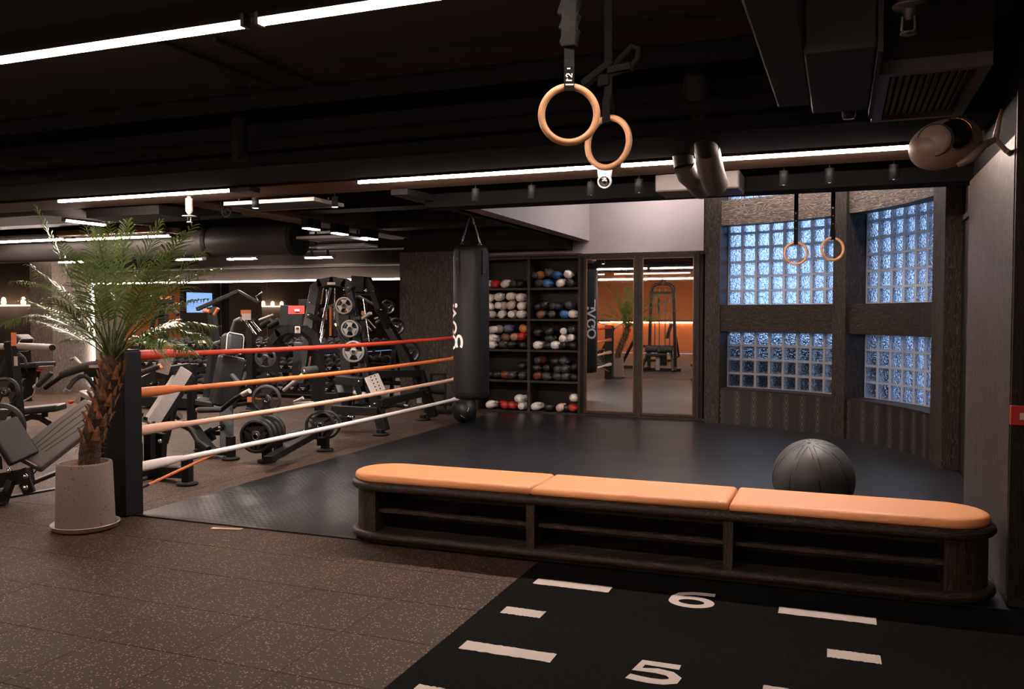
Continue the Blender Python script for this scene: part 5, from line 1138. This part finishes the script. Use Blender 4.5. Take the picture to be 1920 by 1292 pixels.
M.c('guide_rod', [q(582, 668, Y0+.1), q(578, 692, Y0+.1)], .014, 'chrome'); M.roller(q(570, 696, Y0-.1), q(592, 693, Y0+.15), .045); M.c('lever', [q(568, 702, Y0-.1), q(532, 732, Y0-.1)], .020, 'silver_paint')
M.c('plate_peg', [q(484, 742, Y0-.75), q(498, 742, Y0-.5), q(505, 742, Y0-.2)], .024, 'satin_black'); M.c('plate_peg', [q(495, 670, Y0-.45), q(498, 671, Y0-.3), q(505, 671, Y0)], .022, 'satin_black')
M.b('floor_beam', qz(502, 862, .12), qz(640, 842, .12) if 0 else q(606, 805, 8.3), .09, .07); M.b('floor_beam', q(500, 832, 7.35), q(608, 798, 8.3), .08, .07)
M.b('rear_column', q(598, 760, 8.25), q(604, 835, 8.25), .085, .08); M.foot(V((-5.52, 7.29, 0)), .078, .42); M.foot(V((-5.36, 8.12, 0)), .078, .42); M.foot(qz(522, 850, 0), .06, .14)
M.bolt(q(544, 815, 7.6), .016); M.bolt(q(571, 809, 7.9), .016); M.bolt(q(594, 795, 8.15), .016); M.bolt(q(503, 703, Y0-.28), .016)
M.card('maker_badge', q(478, 749, Y0-.2), .16, .055, 'sticker_orange'); M.c('pull_pin', [q(550, 753, Y0-.2), q(565, 748, Y0-.2), q(568, 746, Y0-.2)], [.006, .018, .018], 'silver_paint'); M.b('floor_beam', q(430, 762, Y0), q(500, 752, Y0), .05, .035)
M.b('strut', q(452, 775, Y0-.1), q(490, 768, Y0-.2), .04, .03, 'dark_grey_metal'); M.b('pedal', q(552, 757, Y0), q(586, 755, Y0), .05, .03, 'silver_paint')
plate(q(498, 671, Y0-.28), .112, 'plate_grey', 'upper grey plate on the arch machine, just under the red rope', .35); plate(q(500, 749, Y0-.52), .150, 'plate_grey', 'grey plate on the arch machine between the orange and peach ropes', .35)
for i, lb in enumerate(('front', 'second', 'third', 'rear')):
    plate(q(481+9*i*.9, 818-3*i, 7.12+.15*i*.5), .175, 'plate_black', '%s plate of the four big black plates stacked low on the arch machine' % lb, .22, .055)
plate(q(600, 797, 8.05), .165, 'plate_black', 'large black plate low at the rear of the arch machine, left side', .45, .05); plate(q(612, 796, 8.2), .165, 'plate_black', 'large black plate low at the rear of the arch machine, right side', .45, .05)
# --- tall rack machine with hood
M = MC('tall_rack_machine', 'tall hooded plate machine with chrome rods and three grey plates in a column', 'gym machine', q(630, 760, 10.2))
Y0 = 10.3
M.arch('hood', [q(591, 540, Y0), q(602, 531, Y0), q(625, 527, Y0), q(648, 531, Y0), q(658, 541, Y0)], .12, .11, 'dark_grey_metal'); M.card('hood_badge', q(621, 531.5, Y0-.1), .11, .035, 'sticker')
M.b('left_upright', q(592, 540, Y0), q(575, 640, Y0-.2), .15, .08, 'dark_grey_metal'); M.b('left_upright', q(578, 630, Y0-.2), q(566, 720, Y0-.4), .10, .08); M.b('right_upright', q(655, 540, Y0), q(668, 610, Y0), .10, .08, 'dark_grey_metal')
M.b('right_upright', q(664, 600, Y0), q(690, 715, Y0-.1), .09, .08); M.c('guide_rod', [q(620, 540, Y0-.1), q(608, 590, Y0-.2), q(602, 625, Y0-.3)], .018, 'chrome'); M.c('guide_rod', [q(607, 618, Y0-.3), q(597, 658, Y0-.4)], .022, 'chrome')
M.c('guide_rod', [q(628, 540, Y0), q(627, 600, Y0)], .012, 'chrome'); M.c('guide_rod', [q(607, 540, Y0), q(602, 570, Y0)], .012, 'chrome'); M.c('guide_rod', [q(612, 543, Y0+.1), q(612, 600, Y0+.1)], .014, 'chrome'); M.c('guide_rod', [q(681, 560, Y0), q(692, 640, Y0)], .012, 'chrome')
M.c('band', [q(620, 575, Y0+.1), q(620, 630, Y0+.1)], .018, 'sticker_orange'); M.roller(q(578, 590, Y0-.3), q(598, 602, Y0-.1), .04); M.c('lever', [q(598, 602, Y0-.1), q(612, 608, Y0)], .03, 'satin_black')
M.b('centre_column', q(648, 590, Y0+.15), q(652, 740, Y0), .16, .10); M.b('base', q(648, 725, Y0), q(655, 742, Y0-.3), .3, .10); M.b('floor_frame', q(600, 742, Y0), q(700, 742, Y0), .08)
M.b('leg', q(650, 735, Y0), V((q(650, 735, Y0).x, Y0, 0.0)), .12, .10); M.c('lever', [q(630, 610, Y0-.2), q(640, 632, Y0-.2), q(652, 643, Y0-.2)], .02); M.c('lever_tip', [q(629, 607, Y0-.2), q(631, 612, Y0-.2)], .028, 'brass')
M.b('cross_arm', q(680, 597, Y0-.1), q(695, 587, Y0-.2), .05, .04, 'silver_paint'); M.pad('seat', q(668, 598, Y0), q(680, 596, Y0), .16, .08, m='leather_black', pipe=False)
for (x, y, r_), lb in zip(((645, 573, .118), (656, 616, .120), (663, 659, .150)), ('topmost', 'middle', 'lowest')):
    plate(q(x, y, Y0-.25), r_, 'plate_light', '%s of three front grey plates in a column on the tall hooded machine' % lb, .35)
    plate(q(x+6, y+1, Y0-.15), r_, 'plate_black', '%s of three rear dark plates in a column on the tall hooded machine' % lb, .35)
    M.c('plate_peg', [q(x-1, y, Y0-.36), q(x+2, y, Y0)], .022, 'satin_black')
for x, y in ((582, 568), (590, 572), (576, 601), (585, 601), (653, 540), (655, 551), (645, 544), (646, 553)): M.bolt(q(x, y, Y0-.12), .013)
# --- long black machine at the right, before the wooden column
M = MC('incline_lever_machine', 'long black lever machine with three dark plates on a falling arm before the wooden column', 'gym machine', qz(750, 790, 0))
M.b('top_block', q(664, 532, 11.3), q(688, 534, 11.3), .20, .24, 'satin_black', up=(0, 0, 1)); M.arch('falling_arm', [q(690, 528, 11.3), q(700, 545, 11.3), q(712, 580, 11.3), q(728, 612, 11.45), q(745, 640, 11.4), q(768, 678, 11.35), q(783, 700, 11.2)], .09, .12)
M.b('cross_head', q(660, 548, 11.3), q(700, 550, 11.3), .08, .08); M.bolt(q(686, 545, 11.2), .03); M.bolt(q(700, 546, 11.22), .016); M.bolt(q(715, 581, 11.22), .016); M.bolt(q(734, 619, 11.3), .016); M.bolt(q(758, 665, 11.3), .016)
M.b('high_rail', q(700, 702, 9.9), q(790, 700, 10.9), .08, .10); M.b('front_leg', q(786, 696, 10.9), q(812, 782, 11.0), .13, .10); M.foot(V((-5.60, 11.0, 0)), .085, .08)
M.b('mid_rail', q(712, 756, 9.4), q(800, 736, 10.9), .07, .09); M.b('low_rail', q(622, 768, 9.2), q(708, 772, 9.4), .08, .11); M.b('rear_leg', q(692, 706, 9.5), q(720, 808, 9.45), .13, .11); M.foot(V((-5.40, 9.42, 0)), .085, .08)
M.b('seat_block', q(632, 712, 9.4), q(684, 716, 9.5), .22, .11); M.b('shroud', q(676, 716, 9.5), q(690, 756, 9.5), .26, .08)
fp = M.b('footplate', q(696, 704, 9.3), q(710, 736, 9.3), .20, .02, 'silver_paint', up=(.75, -.6, .2), bev=.01)
for i in range(5):
    for s_ in (-1, 1): obj('footplate_hole', G().lathe([(0, .002), (.010, .002)], q(699+2.6*i+3.6*s_, 706+6*i-1.2*s_, 9.27), (.75, -.6, .2), 8), 'rubber', fp)
M.b('end_post', q(776, 700, 10.8), q(780, 722, 10.8), .06); M.roller(q(800, 729, 11.1), q(831, 733, 11.4), .06); M.card('white_label', q(786, 750, 11.2), .07, .09, 'white_box'); M.c('handle', [q(744, 762, 10.2), q(760, 763, 10.2), q(765, 748, 10.2)], .018)
M.c('adjust_bar', [q(718, 766, 9.6), q(740, 760, 9.8), q(758, 762, 9.9)], .022); M.c('adjust_knob', [q(758, 761, 9.9), q(766, 762, 9.9)], .02, 'chrome'); M.b('step', q(606, 782, 9.2), q(654, 784, 9.2), .08, .04); M.c('step_peg', [q(653, 781, 9.2), q(664, 782, 9.2)], .018, 'chrome')
M.bolt(q(673, 715, 9.35)); M.bolt(q(703, 757, 9.3)); M.bolt(q(694, 762, 9.3)); M.bolt(q(773, 700, 10.75)); M.bolt(q(800, 736, 10.85)); M.c('spring', [q(664, 736, 9.4), q(686, 740, 9.4)], .03, 'silver_paint'); M.c('spring', [q(668, 726, 9.4), q(670, 744, 9.4)], .012, 'chrome'); M.c('spring', [q(673, 724, 9.4), q(676, 744, 9.4)], .012, 'chrome')
for (x, y, r_), lb in zip(((727, 576, .112), (743, 612, .132), (768, 660, .172)), ('topmost', 'middle', 'lowest')):
    plate(q(x, y, 11.55), r_, 'plate_black', '%s black plate on the falling arm before the wooden column' % lb, .9, .07)
# dark low stand at the foot of the column, right
M = MC('storage_stand', 'low dark stand with thin posts at the foot of the wooden column', 'rack', qz(840, 770, 0))
for x in (808, 834): M.b('post', q(x, 700, 11.9), q(x, 772, 11.9), .035)
M.b('rail', q(800, 757, 11.9), q(846, 758, 11.9), .05); M.b('rail', q(806, 702, 11.9), q(836, 702, 11.9), .035); M.b('base', q(796, 770, 11.8), q(848, 772, 11.8), .06)
# --- further machines before the mirror (behind the palm and the ropes)
M = MC('pull_machine', 'black pull machine with long slanted arms behind the palm crown', 'gym machine', q(395, 700, 11.2))
Y0 = 11.2
M.b('slanted_arm', q(370, 580, Y0), q(448, 546, Y0), .07, .06); M.b('slanted_arm', q(448, 546, Y0), q(486, 568, Y0), .05, .04); M.b('upright', q(396, 576, Y0), q(404, 640, Y0), .10, .12); M.b('upright', q(404, 640, Y0), V((q(404, 640, Y0).x, Y0, 0)), .08); M.c('grip_cap', [q(382, 582, Y0-.1), q(394, 584, Y0-.1)], .03, 'sticker_orange'); M.c('grip_cap', [q(402, 590, Y0-.1), q(409, 578, Y0-.1)], .026, 'sticker_orange')
M.c('hook', [q(486, 568, Y0), q(480, 556, Y0), q(492, 548, Y0)], .012, 'chrome'); M.foot(V((q(404, 640, Y0).x, Y0, 0)), .08, .2)
M = MC('cable_machine', 'dark cable machine with orange card and chrome struts left of the arch machine', 'gym machine', q(465, 700, 11.3))
M.card('instruction_card', q(461, 586, Y0), .16, .08, 'sticker_orange'); M.card('instruction_card_base', q(462, 594, Y0), .14, .10, 'white_box'); M.c('frame_arch', [q(434, 660, Y0), q(436, 620, Y0), q(442, 602, Y0), (452, 598, Y0)], .04, 'grey_metal'); M.c('guide_rod', [q(459, 600, Y0), q(479, 628, Y0)], .022, 'chrome'); M.c('guide_rod', [q(471, 602, Y0), q(488, 622, Y0)], .022, 'chrome')
M.roller(q(490, 612, Y0), q(508, 600, Y0), .05, 'satin_black'); M.roller(q(504, 613, Y0), q(524, 601, Y0), .05, 'satin_black'); M.c('arm', [q(486, 600, Y0), q(512, 590, Y0)], .018, 'silver_paint'); M.b('upright', q(470, 598, Y0+.1), V((q(470, 598, Y0+.1).x, Y0+.1, 0)), .12, .1)
M.foot(V((q(470, 598, Y0+.1).x, Y0+.1, 0)), .08, .2)
M = MC('treadmill_console', 'exercise machine with dark console and orange accents behind the palm', 'gym machine', q(300, 680, 11.0))
M.b('console', q(296, 562, 11.), q(318, 562, 11.), .22, .14, 'satin_black'); M.card('console_trim', q(310, 558, 10.88), .20, .05, 'sticker_orange'); M.c('handrail', [q(280, 640, 11), q(288, 600, 11), q(300, 582, 11), q(322, 578, 11), q(334, 590, 11)], .035, 'satin_black'); M.b('upright', q(306, 570, 11.1), V((q(306, 570, 11.1).x, 11.1, 0)), .14, .1)
M.b('deck', V((q(306, 570, 11.1).x-.3, 11.0, .12)), V((q(306, 570, 11.1).x+1.2, 11.0, .12)), .6, .16)

# ============================================================ PART OF THE HALL SEEN ONLY IN THE DOOR MIRRORS
# orange wall: dark rail and glowing cove along it
t = thing('wall_cove_light', 'glowing cove light under a dark rail on the orange wall, seen in the door mirror', 'wall light', (-6, -8.65, 1.0))
obj('rail', G().box((-11.5, -8.69, 1.22), (2.3, -8.60, 1.30)), 'satin_black', t); obj('glow_line', G().box((-11.4, -8.685, 1.19), (2.3, -8.63, 1.215)), 'glow_cove', t)
MX, MYY = -4.45, 1.75
M = MC('cable_tower', 'tall black cable tower with chrome rods, seen in the right door mirror', 'gym machine', V((MX, MYY, 0)))
for s_ in (-1, 1):
    M.b('upright', V((MX+s_*.36, MYY, .06)), V((MX+s_*.30, MYY, 2.15)), .08, .10); M.c('top_arc', [V((MX+s_*.30, MYY, 2.13)), V((MX+s_*.28, MYY, 2.25)), V((MX+s_*.18, MYY, 2.33)), V((MX+s_*.04, MYY, 2.34))], .04)
    for dx_ in (.08, .2): M.c('guide_rod', [V((MX+s_*dx_, MYY+.02, .45)), V((MX+s_*dx_, MYY+.02, 2.2))], .014, 'chrome')
    M.b('leg', V((MX+s_*.36, MYY+.05, .10)), V((MX+s_*.45, MYY+.7, .06)), .07); M.b('leg', V((MX+s_*.30, MYY+.3, .55)), V((MX+s_*.42, MYY+.75, .05)), .06)
M.c('top_arc', [V((MX-.05, MYY, 2.30)), V((MX, MYY, 2.48)), V((MX+.08, MYY, 2.40))], .03); M.b('top_beam', V((MX-.34, MYY, 2.1)), V((MX+.34, MYY, 2.1)), .07)
for i in range(12): M.b('weight_slab', V((MX-.13, MYY, .16+i*.032)), V((MX+.13, MYY, .16+i*.032)), .10, .028, 'satin_black', bev=.002)
M.b('card', V((MX-.08, MYY+.08, 1.55)), V((MX-.08, MYY+.08, 1.95)), .02, .2, 'satin_black'); M.b('base', V((MX-.5, MYY, .04)), V((MX+.5, MYY, .04)), .10, .08)
M.roller(V((MX-.36, MYY+.45, .60)), V((MX-.03, MYY+.45, .60)), .085); M.roller(V((MX+.36, MYY+.45, .60)), V((MX+.03, MYY+.45, .60)), .085); M.pad('seat', V((MX-.30, MYY+.62, .46)), V((MX+.22, MYY+.62, .46)), .28, .08, pipe=False); M.b('seat_post', V((MX, MYY+.6, .06)), V((MX, MYY+.6, .42)), .10, .08, 'silver_paint')
M = MC('weight_bench', 'black bench machine with upright pads, seen at the right side of the door mirror', 'gym machine', V((-5.6, -2.5, 0)))
M.pad('seat', V((-5.9, -2.5, .50)), V((-4.9, -2.5, .50)), .3, .08, pipe=False); M.pad('backrest', V((-5.15, -2.6, .75)), V((-5.0, -2.6, 1.25)), .25, .08, up=(1, 0, 0), pipe=False); M.c('frame_hoop', [V((-5.9, -2.5, .05)), V((-5.0, -2.5, .05)), V((-4.75, -2.5, .2)), V((-4.85, -2.5, .8))], .04)
M.b('leg', V((-5.7, -2.5, .04)), V((-5.7, -2.5, .46)), .08)
M = MC('rack_machine', 'black machine frame behind the palm, seen only in the left door mirror', 'gym machine', V((-6.8, 1.2, 0)))
for i in range(4):
    x = -8.0+i*.75; M.b('slanted_arm', V((x, 1.0, .1)), V((x+.6, 1.3, 1.15)), .07, .06); M.c('lever', [V((x+.6, 1.3, 1.15)), V((x+.1, 1.2, 1.3)), V((x-.25, 1.25, 1.05))], .025, 'silver_paint')
M.b('floor_frame', V((-8.2, 1.1, .05)), V((-5.3, 1.1, .05)), .08); plate(V((-5.75, 3.0, .42)), .20, 'plate_grey', 'plate on the floor machine seen behind the pot in the left door mirror', .1, .16)

# ---- finishing: leave nothing unsafe
for o in bpy.data.objects:
    if o.type == 'MESH' and o.parent is None and 'kind' not in o and 'label' not in o: print('UNLABELLED', o.name)
